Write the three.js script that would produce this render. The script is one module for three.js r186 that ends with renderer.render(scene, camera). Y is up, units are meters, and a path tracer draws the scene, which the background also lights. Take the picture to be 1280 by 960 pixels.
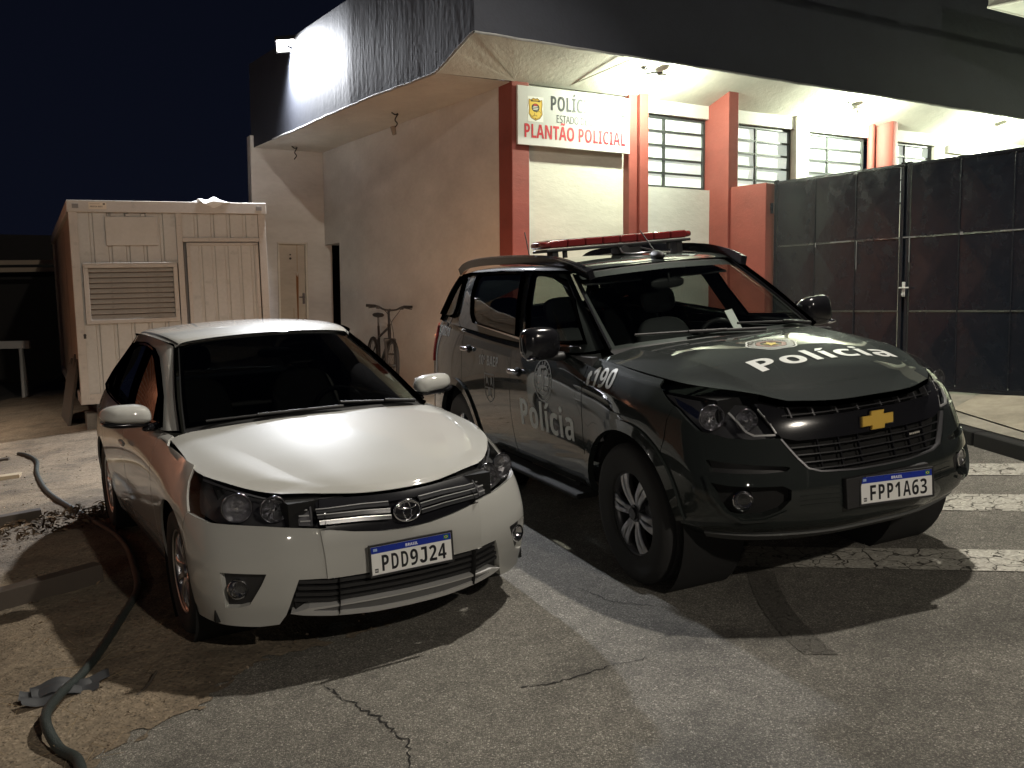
import * as THREE from 'three';
import { mergeGeometries, mergeVertices, toCreasedNormals } from 'three/addons/utils/BufferGeometryUtils.js';
import { RoundedBoxGeometry } from 'three/addons/geometries/RoundedBoxGeometry.js';
import { ImprovedNoise } from 'three/addons/math/ImprovedNoise.js';
import { FontLoader } from 'three/addons/loaders/FontLoader.js';
import { RectAreaLightUniformsLib } from 'three/addons/lights/RectAreaLightUniformsLib.js';

// ------------------------------------------------------------------ camera, sky, exposure
const scene = new THREE.Scene();
const camera = new THREE.PerspectiveCamera(2 * Math.atan(480 / 1190) * 180 / Math.PI, 4 / 3, 0.1, 400);
camera.position.set(0, 1.763, 0);
camera.rotation.set(-0.080, 0, -0.0065, 'XYZ');
const renderer = new THREE.WebGLRenderer({ antialias: true });
renderer.toneMapping = THREE.LinearToneMapping;
renderer.toneMappingExposure = 1;
renderer.shadowMap.enabled = true;
RectAreaLightUniformsLib.init();

{ // night sky: dark navy, a little paler towards the horizon where the town's lights reach it
  const W = 64, H = 32, d = new Float32Array(W * H * 4);
  for (let y = 0; y < H; y++) for (let x = 0; x < W; x++) {
    const up = Math.max(0, (y + .5) / H * 2 - 1), k = 1 - .45 * Math.min(1, up * 2.2), i = (y * W + x) * 4;
    d[i] = .0034 * k; d[i + 1] = .0044 * k; d[i + 2] = .0098 * k; d[i + 3] = 1;
  }
  const sky = new THREE.DataTexture(d, W, H, THREE.RGBAFormat, THREE.FloatType);
  sky.mapping = THREE.EquirectangularReflectionMapping; sky.magFilter = THREE.LinearFilter; sky.needsUpdate = true;
  scene.background = sky; scene.environment = sky;
}
// ------------------------------------------------------------------ helpers
const V = (x, y, z) => new THREE.Vector3(x, y, z);
let seed_ = 7;
function rnd() { seed_ = (seed_ * 1664525 + 1013904223) >>> 0; return seed_ / 4294967296; }
const rr = (a, b) => a + (b - a) * rnd();
const lerp = (a, b, t) => a + (b - a) * t, clamp = (x, a, b) => Math.min(b, Math.max(a, x));
const smooth = (a, b, x) => { const t = clamp((x - a) / (b - a), 0, 1); return t * t * (3 - 2 * t); };
const noise_ = new ImprovedNoise();
const n3 = (x, y, z = 0) => noise_.noise(x, y, z);
const fbm = (x, y, z = 0, o = 4) => { let s = 0, a = .5; for (let i = 0; i < o; i++) { s += a * n3(x, y, z + i * 7.3); x *= 2.03; y *= 2.03; z *= 2.03; a *= .5; } return s; };
const names_ = {};
function numbered(n) { const k = names_[n] = (names_[n] ?? -1) + 1; return k ? n + '_' + String(k).padStart(3, '0') : n; }
function finish(g) { // indexed -> plain attributes, so that any two geometries merge
  if (g.index) g = g.toNonIndexed();
  if (!g.attributes.normal) g.computeVertexNormals();
  if (!g.attributes.uv) g.setAttribute('uv', new THREE.BufferAttribute(new Float32Array(g.attributes.position.count * 2), 2));
  for (const k of Object.keys(g.attributes)) if (!['position', 'normal', 'uv'].includes(k)) g.deleteAttribute(k);
  g.morphAttributes = {};
  return g;
}
function merge(list) { list = list.flat(9).filter(Boolean).map(finish); return list.length === 1 ? list[0] : mergeGeometries(list); }
function mesh(name, geos, mat, parent = scene) {
  const m = new THREE.Mesh(Array.isArray(geos) ? merge(geos) : geos, mat);
  m.name = parent === scene ? numbered(name) : name; m.castShadow = m.receiveShadow = true;
  parent.add(m); return m;
}
function part(name, geos, mat, parent, label) { const m = mesh(name, geos, mat, parent); if (label) m.userData.label = label; return m; }
function thing(name, label, category, pos = [0, 0, 0], ry = 0, group) {
  const o = new THREE.Group(); o.name = numbered(name); scene.add(o);
  o.position.set(...pos); o.rotation.y = ry; tag(o, label, category, group); return o;
}
function tag(o, label, category, group, kind) { if (label) o.userData.label = label; if (category) o.userData.category = category; if (group) o.userData.group = group; if (kind) o.userData.kind = kind; return o; }
function struct(name, geos, mat) { const m = mesh(name, geos, mat); m.userData.kind = 'structure'; return m; }
const M4 = (p, q, s = [1, 1, 1]) => new THREE.Matrix4().compose(V(...p), q, V(...s));
const eul = (x = 0, y = 0, z = 0, o = 'XYZ') => new THREE.Quaternion().setFromEuler(new THREE.Euler(x, y, z, o));
function move(g, p, r = [0, 0, 0]) { g.applyMatrix4(M4(p, eul(...r))); return g; }
function box(w, h, d, p = [0, 0, 0], r = [0, 0, 0], bev = 0) { return move(finish(bev ? new RoundedBoxGeometry(w, h, d, 1, bev) : new THREE.BoxGeometry(w, h, d)), p, r); }
function cyl(r0, r1, h, p = [0, 0, 0], r = [0, 0, 0], n = 20, open = false) { return move(finish(new THREE.CylinderGeometry(r0, r1, h, n, 1, open)), p, r); }
function bar(a, b, r, n = 8, r2 = r) { // a round bar from a to b
  a = V(...a); b = V(...b); const d = b.clone().sub(a), g = new THREE.CylinderGeometry(r2, r, d.length(), n);
  g.applyMatrix4(M4(a.clone().lerp(b, .5).toArray(), new THREE.Quaternion().setFromUnitVectors(V(0, 1, 0), d.normalize()))); return finish(g);
}
function tube(pts, r, seg = 40, n = 8, closed = false) { return finish(new THREE.TubeGeometry(new THREE.CatmullRomCurve3(pts.map(p => V(...p)), closed), seg, r, n, closed)); }
function tri3(a, b, c) { const g = new THREE.BufferGeometry(); g.setAttribute('position', new THREE.Float32BufferAttribute([...a, ...b, ...c], 3)); g.computeVertexNormals(); return finish(g); }
function quad(a, b, c, d) { // flat quad with uv 0..1
  const g = new THREE.BufferGeometry();
  g.setAttribute('position', new THREE.Float32BufferAttribute([...a, ...b, ...c, ...a, ...c, ...d], 3));
  g.setAttribute('uv', new THREE.Float32BufferAttribute([0, 0, 1, 0, 1, 1, 0, 0, 1, 1, 0, 1], 2)); g.computeVertexNormals(); return g;
}
function extrude(pts, depth, bev = 0) { // outline in xy, thickness along +z
  const s = new THREE.Shape(pts.map(p => new THREE.Vector2(...p)));
  return finish(new THREE.ExtrudeGeometry(s, { depth, bevelEnabled: bev > 0, bevelSize: bev, bevelThickness: bev, bevelSegments: 1, steps: 1 }));
}
function lathe(pts, n = 32) { return finish(new THREE.LatheGeometry(pts.map(p => new THREE.Vector2(...p)), n)); }
function mirrorX(g) {
  g = finish(g.clone()); const p = g.attributes.position, n = g.attributes.normal, t = g.attributes.uv;
  for (let i = 0; i < p.count; i++) { p.setX(i, -p.getX(i)); n.setX(i, -n.getX(i)); }
  for (let i = 0; i < p.count; i += 3) for (const [a, k] of [[p, 3], [n, 3], [t, 2]]) for (let c = 0; c < k; c++) {
    const A = a.array, x = A[(i + 1) * k + c]; A[(i + 1) * k + c] = A[(i + 2) * k + c]; A[(i + 2) * k + c] = x;
  }
  return g;
}
const both = (g) => [g, mirrorX(g)];

// ---- smooth surfaces through nets of points, and panels cut out of them
function cr(a, b, c, d, t) { return .5 * (2 * b + (c - a) * t + (2 * a - 5 * b + 4 * c - d) * t * t + (3 * b - a - 3 * c + d) * t * t * t); }
class Net { // rows[v][u] = [x, y, z]; mirrored: column 0 lies on the centre plane x = 0 and u < 0 is the mirror image
  constructor(rows, mirrored = false) { this.r = rows; this.m = mirrored; this.nu = rows[0].length - 1; this.nv = rows.length - 1; }
  pt(j, i) {
    if (j < 0) { const a = this.pt(0, i), b = this.pt(1, i); return [2 * a[0] - b[0], 2 * a[1] - b[1], 2 * a[2] - b[2]]; }
    if (j > this.nv) { const a = this.pt(this.nv, i), b = this.pt(this.nv - 1, i); return [2 * a[0] - b[0], 2 * a[1] - b[1], 2 * a[2] - b[2]]; }
    const R = this.r[j];
    if (i < 0) { if (this.m) { const a = R[-i]; return [-a[0], a[1], a[2]]; } const a = R[0], b = R[1]; return [2 * a[0] - b[0], 2 * a[1] - b[1], 2 * a[2] - b[2]]; }
    if (i > this.nu) { const a = R[this.nu], b = R[this.nu - 1]; return [2 * a[0] - b[0], 2 * a[1] - b[1], 2 * a[2] - b[2]]; }
    return R[i];
  }
  at(u, v) {
    if (this.m && u < 0) { const p = this.at(-u, v); p[0] = -p[0]; return p; }
    const i = clamp(Math.floor(u), 0, this.nu - 1), j = clamp(Math.floor(v), 0, this.nv - 1), s = u - i, t = v - j, o = [0, 0, 0], q = [];
    for (let b = -1; b < 3; b++) { const P = [-1, 0, 1, 2].map(a => this.pt(j + b, i + a)); q.push([0, 1, 2].map(c => cr(P[0][c], P[1][c], P[2][c], P[3][c], s))); }
    for (let c = 0; c < 3; c++) o[c] = cr(q[0][c], q[1][c], q[2][c], q[3][c], t);
    return o;
  }
  normal(u, v, sgn = 1) {
    const e = 1e-3, a = this.at(u + e, v), b = this.at(u - e, v), c = this.at(u, v + e), d = this.at(u, v - e);
    const n = V(a[0] - b[0], a[1] - b[1], a[2] - b[2]).cross(V(c[0] - d[0], c[1] - d[1], c[2] - d[2])).normalize().multiplyScalar(sgn);
    return n.toArray();
  }
  find(axes, want, guess) { // (u, v) where the coordinates AXES have the values WANT
    let [u, v] = guess; const e = 1e-3;
    for (let k = 0; k < 40; k++) {
      const p = this.at(u, v), pu = this.at(u + e, v), pv = this.at(u, v + e), [a, b] = axes;
      const r0 = want[0] - p[a], r1 = want[1] - p[b]; if (Math.abs(r0) + Math.abs(r1) < 1e-6) break;
      const A = (pu[a] - p[a]) / e, B = (pv[a] - p[a]) / e, C = (pu[b] - p[b]) / e, D = (pv[b] - p[b]) / e, det = A * D - B * C || 1e-9;
      u = clamp(u + clamp((r0 * D - r1 * B) / det, -.7, .7), -this.nu - .5, this.nu + .5); v = clamp(v + clamp((A * r1 - C * r0) / det, -.7, .7), -1, this.nv + 1);
    }
    return [u, v];
  }
}
function densify(pts, closed, step) {
  const out = [];
  for (let i = 0; i < pts.length - (closed ? 0 : 1); i++) {
    const a = pts[i], b = pts[(i + 1) % pts.length], n = Math.max(1, Math.ceil(Math.hypot(b[0] - a[0], b[1] - a[1]) / step));
    for (let k = 0; k < n; k++) out.push([lerp(a[0], b[0], k / n), lerp(a[1], b[1], k / n)]);
  }
  if (!closed) out.push(pts[pts.length - 1]);
  return out;
}
function roundPoly(pts, r, n = 4) { // corners cut by arcs; a point may carry its own radius as third entry
  const out = [];
  for (let i = 0; i < pts.length; i++) {
    const p = pts[i], a = pts[(i + pts.length - 1) % pts.length], b = pts[(i + 1) % pts.length];
    const la = Math.hypot(a[0] - p[0], a[1] - p[1]), lb = Math.hypot(b[0] - p[0], b[1] - p[1]), c = Math.min(p[2] ?? r, la * .45, lb * .45);
    if (c < 1e-4) { out.push([p[0], p[1]]); continue; }
    const A = [p[0] + (a[0] - p[0]) / la * c, p[1] + (a[1] - p[1]) / la * c], B = [p[0] + (b[0] - p[0]) / lb * c, p[1] + (b[1] - p[1]) / lb * c];
    for (let k = 0; k <= n; k++) { const t = k / n; out.push([0, 1].map(j => (1 - t) ** 2 * A[j] + 2 * t * (1 - t) * p[j] + t * t * B[j])); }
  }
  return out;
}
function clipTri(poly, axis, at, keepLow) {
  const out = [];
  for (let i = 0; i < poly.length; i++) {
    const a = poly[i], b = poly[(i + 1) % poly.length], ia = keepLow ? a[axis] <= at : a[axis] >= at, ib = keepLow ? b[axis] <= at : b[axis] >= at;
    if (ia) out.push(a);
    if (ia !== ib) { const t = (at - a[axis]) / (b[axis] - a[axis]); out.push([lerp(a[0], b[0], t), lerp(a[1], b[1], t)]); }
  }
  return out;
}
// a panel: outline and holes in (u, v) of a surface, cut into cells so that it follows the surface; rim > 0 turns the edge inwards
function panel(surf, outer, { holes = [], cell = [.15, .15], off = 0, rim = .012, sgn = 1, uvOf, rimHoles = true, edge = 0 } = {}) {
  const V2 = (a) => a.map(p => new THREE.Vector2(p[0], p[1]));
  const co = V2(outer), ho = holes.map(V2);
  if (THREE.ShapeUtils.isClockWise(co)) co.reverse();
  ho.forEach(h => { if (!THREE.ShapeUtils.isClockWise(h)) h.reverse(); });
  const all = [co, ...ho].flat(), faces = THREE.ShapeUtils.triangulateShape(co, ho), pos = [], nor = [], uv = [];
  const put = (q) => { const p = surf.at(q[0], q[1]), n = surf.normal(q[0], q[1], sgn); pos.push(p[0] + n[0] * off, p[1] + n[1] * off, p[2] + n[2] * off); nor.push(...n); uv.push(...(uvOf ? uvOf(q, p) : [p[2] + p[0], p[1]])); };
  for (const f of faces) {
    const t = f.map(i => [all[i].x, all[i].y]), lo = [0, 1].map(c => Math.min(...t.map(p => p[c]))), hi = [0, 1].map(c => Math.max(...t.map(p => p[c])));
    for (let i = Math.floor(lo[0] / cell[0]); i * cell[0] < hi[0]; i++) {
      let a = clipTri(t, 0, i * cell[0], false); if (a.length > 2) a = clipTri(a, 0, (i + 1) * cell[0], true); if (a.length < 3) continue;
      for (let j = Math.floor(lo[1] / cell[1]); j * cell[1] < hi[1]; j++) {
        let b = clipTri(a, 1, j * cell[1], false); if (b.length > 2) b = clipTri(b, 1, (j + 1) * cell[1], true); if (b.length < 3) continue;
        for (let k = 1; k + 1 < b.length; k++) {
          if (Math.abs((b[k][0] - b[0][0]) * (b[k + 1][1] - b[0][1]) - (b[k + 1][0] - b[0][0]) * (b[k][1] - b[0][1])) < 1e-10) continue;
          const o = sgn > 0 ? [b[0], b[k], b[k + 1]] : [b[0], b[k + 1], b[k]]; o.forEach(put);
        }
      }
    }
  }
  if (rim > 0) for (const [ci, c] of [co, ...ho].entries()) {
    if (ci && !rimHoles) continue;
    for (let i = 0; i < c.length; i++) {
      const a = c[i], b = c[(i + 1) % c.length], m = Math.max(1, Math.ceil(Math.max(Math.abs(a.x - b.x) / cell[0], Math.abs(a.y - b.y) / cell[1])));
      for (let k = 0; k < m; k++) {
        const q = [[lerp(a.x, b.x, k / m), lerp(a.y, b.y, k / m)], [lerp(a.x, b.x, (k + 1) / m), lerp(a.y, b.y, (k + 1) / m)]];
        const P = q.map(s => { const p = surf.at(...s), n = surf.normal(...s, sgn); return [p.map((x, j) => x + n[j] * off), p.map((x, j) => x + n[j] * (off - rim))]; });
        const e = V(...P[1][0]).sub(V(...P[0][0])), d = V(...P[0][1]).sub(V(...P[0][0])), nn = d.cross(e).normalize().multiplyScalar(sgn);
        if (e.lengthSq() < 1e-12) continue;
        for (const x of [P[0][0], P[0][1], P[1][1], P[0][0], P[1][1], P[1][0]]) { pos.push(...x); nor.push(nn.x, nn.y, nn.z); uv.push(x[2] + x[0], x[1]); }
      }
    }
  }
  const g = new THREE.BufferGeometry();
  g.setAttribute('position', new THREE.Float32BufferAttribute(pos, 3)); g.setAttribute('normal', new THREE.Float32BufferAttribute(nor, 3)); g.setAttribute('uv', new THREE.Float32BufferAttribute(uv, 2));
  return g;
}
// a strip of rectangular section swept along a line of surface points [position, normal]: width lies on the surface, height stands proud of it
function sweep(line, w, h, sink = .004, taper) {
  const pos = [], N = line.length;
  const ring = line.map(([p, n], i) => {
    const a = line[Math.max(0, i - 1)][0], b = line[Math.min(N - 1, i + 1)][0], t = V(b[0] - a[0], b[1] - a[1], b[2] - a[2]).normalize(), nn = V(...n), s = nn.clone().cross(t).normalize();
    const k = taper ? taper(i / (N - 1)) : 1, P = V(...p);
    return [[-.5, -1], [-.5, 1], [.5, 1], [.5, -1]].map(([x, y]) => P.clone().addScaledVector(s, x * w * k).addScaledVector(nn, y > 0 ? h : -sink));
  });
  const q = (a, b, c, d) => { for (const x of [a, b, c, a, c, d]) pos.push(x.x, x.y, x.z); };
  for (let i = 0; i + 1 < N; i++) for (let k = 0; k < 4; k++) q(ring[i][k], ring[i][(k + 1) % 4], ring[i + 1][(k + 1) % 4], ring[i + 1][k]);
  q(ring[0][3], ring[0][2], ring[0][1], ring[0][0]); q(ring[N - 1][0], ring[N - 1][1], ring[N - 1][2], ring[N - 1][3]);
  const g = new THREE.BufferGeometry(); g.setAttribute('position', new THREE.Float32BufferAttribute(pos, 3)); g.computeVertexNormals();
  return toCreasedNormals(finish(g), .6);
}
const font = await new FontLoader().loadAsync('fonts/droid/droid_sans_bold.typeface.json');
const fontReg = await new FontLoader().loadAsync('fonts/droid/droid_sans_regular.typeface.json');
// letters as outlines: [{outer, holes}], centred, height of capitals = size, stretched sideways by sx
function letters(text, size, sx = 1, f = font) {
  const sh = f.generateShapes(text, size / .72), out = []; let x0 = 1e9, x1 = -1e9;
  for (const s of sh) { const o = s.getPoints(4), h = s.holes.map(k => k.getPoints(4)); o.forEach(p => { x0 = Math.min(x0, p.x); x1 = Math.max(x1, p.x); }); out.push([o, h]); }
  const c = (x0 + x1) / 2; const cv = (a) => { const r = a.map(p => [(p.x - c) * sx, p.y]); const l = r[r.length - 1]; if (Math.hypot(l[0] - r[0][0], l[1] - r[0][1]) < 1e-6) r.pop(); return r; };
  return { width: (x1 - x0) * sx, glyphs: out.map(([o, h]) => ({ outer: cv(o), holes: h.map(cv) })) };
}
function flatLetters(text, size, depth, sx = 1, f = font) { // letters as thin solid plates in the xy plane
  return letters(text, size, sx, f).glyphs.map(({ outer, holes }) => {
    const s = new THREE.Shape(outer.map(p => new THREE.Vector2(...p))); s.holes = holes.map(h => new THREE.Path(h.map(p => new THREE.Vector2(...p))));
    return finish(depth ? new THREE.ExtrudeGeometry(s, { depth, bevelEnabled: false }) : new THREE.ShapeGeometry(s));
  });
}
function canvasTex(w, h, draw, srgb = true) {
  const c = document.createElement('canvas'); c.width = w; c.height = h; const x = c.getContext('2d'); draw(x, w, h);
  const t = new THREE.CanvasTexture(c); if (srgb) t.colorSpace = THREE.SRGBColorSpace; t.wrapS = t.wrapT = THREE.RepeatWrapping; return t;
}
function dataTex(n, fn, { channels = 3, srgb = false, m = n } = {}) { // fn(u, v) -> [r, g, b] 0..1; bytes
  const d = new Uint8Array(n * m * 4);
  for (let j = 0; j < m; j++) for (let i = 0; i < n; i++) { const c = fn(i / n, j / m), o = (j * n + i) * 4; for (let k = 0; k < 3; k++) d[o + k] = clamp(Array.isArray(c) ? c[k] : c, 0, 1) * 255; d[o + 3] = Array.isArray(c) && c.length > 3 ? clamp(c[3], 0, 1) * 255 : 255; }
  const t = new THREE.DataTexture(d, n, m); t.wrapS = t.wrapT = THREE.RepeatWrapping; t.magFilter = THREE.LinearFilter; t.needsUpdate = true; if (srgb) t.colorSpace = THREE.SRGBColorSpace; return t;
}
function rep(t, x, y = x) { const c = t.clone(); c.repeat.set(x, y); c.needsUpdate = true; return c; }
const lin = (r, g, b) => new THREE.Color().setRGB(r, g, b);
function std(name, r, g, b, rough = .7, o = {}) { const m = new THREE.MeshStandardMaterial({ roughness: rough, ...o }); m.color.setRGB(r, g, b); m.name = name; return m; }
function phys(name, r, g, b, rough = .5, o = {}) { const m = new THREE.MeshPhysicalMaterial({ roughness: rough, ...o }); m.color.setRGB(r, g, b); m.name = name; return m; }
// ------------------------------------------------------------------ where the two vehicles stand; the ground that carries their wheels
const POSE = {
  sedan: { p: [-1.5942, .1878, -6.2996], q: new THREE.Quaternion().setFromEuler(new THREE.Euler(.0048, .5216, .0516, 'YXZ')), axles: [1.35, -1.35], track: .76 },
  suv: { p: [.9719, .3585, -6.8293], q: new THREE.Quaternion().setFromEuler(new THREE.Euler(.014, .37, .0917, 'YXZ')), axles: [1.49, -1.355], track: .785 },
};
const plane_ = (x, z) => .0687 * x - .0470 * z;
const contacts_ = [];
for (const c of Object.values(POSE)) for (const z of c.axles) for (const s of [-1, 1]) contacts_.push(V(s * c.track, 0, z).applyQuaternion(c.q).add(V(...c.p)));
const bump_ = (dx, dz) => Math.exp(-(dx * dx + dz * dz) / (2 * 1.05 * 1.05));
const weights_ = (() => { // the street is a tilted plane with soft undulations through the eight wheel contacts
  const n = contacts_.length, A = contacts_.map(a => contacts_.map(b => bump_(a.x - b.x, a.z - b.z))), y = contacts_.map(c => c.y - plane_(c.x, c.z));
  for (let i = 0; i < n; i++) for (let k = i + 1; k < n; k++) { const f = A[k][i] / A[i][i]; for (let j = i; j < n; j++) A[k][j] -= f * A[i][j]; y[k] -= f * y[i]; }
  for (let i = n - 1; i >= 0; i--) { for (let j = i + 1; j < n; j++) y[i] -= A[i][j] * y[j]; y[i] /= A[i][i]; }
  return y;
})();
const gy = (x, z) => { let h = plane_(x, z); contacts_.forEach((c, i) => { h += weights_[i] * bump_(x - c.x, z - c.z); }); return h; };
// ------------------------------------------------------------------ materials
const T = {};
T.orange = dataTex(256, (u, v) => .5 + .5 * fbmT(u, v, 34), {}); // orange peel of paint and plastics
function fbmT(u, v, f) { // tileable noise
  const a = 2 * Math.PI; return .6 * n3(f / 6.283 * Math.cos(a * u), f / 6.283 * Math.sin(a * u) + 3.1, f / 6.283 * Math.cos(a * v)) + .4 * n3(f / 3.1 * Math.sin(a * v) + 9, f / 3.1 * Math.cos(a * u), f / 3.1 * Math.sin(a * u) + f / 3.1 * Math.cos(a * v) * .7);
}
T.dust = dataTex(512, (u, v) => { const a = .5 + .5 * fbmT(u, v, 9), b = .5 + .5 * fbmT(u, v, 40), c = rnd(); return clamp(.2 + .35 * a * a + .25 * b * a + .08 * c, 0, 1); });
const M = {
  white: phys('pearl white paint', .42, .42, .395, .5, { clearcoat: 1, clearcoatRoughness: .05, specularIntensity: .25 }),
  graphite: phys('dark graphite paint', .0185, .022, .021, .6, { clearcoat: 1, clearcoatRoughness: .035, specularIntensity: .08 }),
  trim: std('black gloss trim', .012, .012, .014, .16),
  blackPlastic: std('black plastic', .018, .018, .019, .55),
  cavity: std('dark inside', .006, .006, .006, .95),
  rubber: std('tyre rubber', .018, .018, .018, .82),
  seal: std('black rubber seal', .012, .012, .012, .6),
  chrome: std('chrome', .82, .82, .84, .10, { metalness: 1 }),
  darkChrome: std('dark chrome', .20, .20, .22, .18, { metalness: 1 }),
  alloy: std('silver alloy', .52, .52, .54, .30, { metalness: 1 }),
  alloyDark: std('dark alloy', .06, .06, .065, .35, { metalness: .7 }),
  lens: phys('clear lamp cover', .97, .97, .97, .03, { transmission: 1, thickness: 0, ior: 1.5 }),
  lampInner: std('lamp housing', .085, .085, .09, .28, { metalness: .5 }),
  barGrey: std('satin grey grille bar', .20, .20, .21, .3, { metalness: .7 }),
  barBlade: std('dark grille blade', .055, .056, .06, .25, { metalness: .4 }),
  barLight: std('bright trim and painted highlight', .50, .50, .50, .3, { metalness: .4 }),
  signal: std('grey lamp facet', .16, .16, .17, .25, { metalness: .4 }),
  barDark: std('dark satin grille bar', .045, .045, .048, .3, { metalness: .3 }),
  bowl: std('lamp bowl', .36, .36, .38, .18, { metalness: .9 }),
  reflector: std('lamp reflector', .75, .75, .78, .12, { metalness: 1 }),
  glassTint: phys('dark tinted glass', .035, .036, .036, .02, { transmission: 1, thickness: 0, ior: 1.5 }),
  glassWind: phys('tinted windscreen', .10, .108, .105, .02, { transmission: 1, thickness: 0, ior: 1.5 }),
  glassScreen: phys('clear windscreen', .80, .86, .83, .02, { transmission: 1, thickness: 0, ior: 1.52 }),
  glassClear: phys('clear car glass', .72, .78, .74, .02, { transmission: 1, thickness: 0, ior: 1.5 }),
  glassRear: phys('privacy glass', .30, .33, .31, .02, { transmission: 1, thickness: 0, ior: 1.5 }),
  beige: std('light grey seat fabric', .30, .295, .27, .85),
  darkSeat: std('dark seat fabric', .045, .047, .05, .8),
  dash: std('dashboard', .03, .03, .032, .6),
  film: std('white reflective film', .50, .51, .49, .42),
  filmSide: std('dull white film', .44, .45, .43, .5),
  filmGrey: std('grey film', .22, .225, .215, .45),
  gold: std('gold badge', .80, .52, .10, .35, { metalness: .35 }),
  plateEdge: std('plate edge', .6, .6, .6, .4),
  amber: phys('amber lens', .8, .28, .03, .15), redLens: phys('red lens', .35, .02, .02, .12),
};
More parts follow.
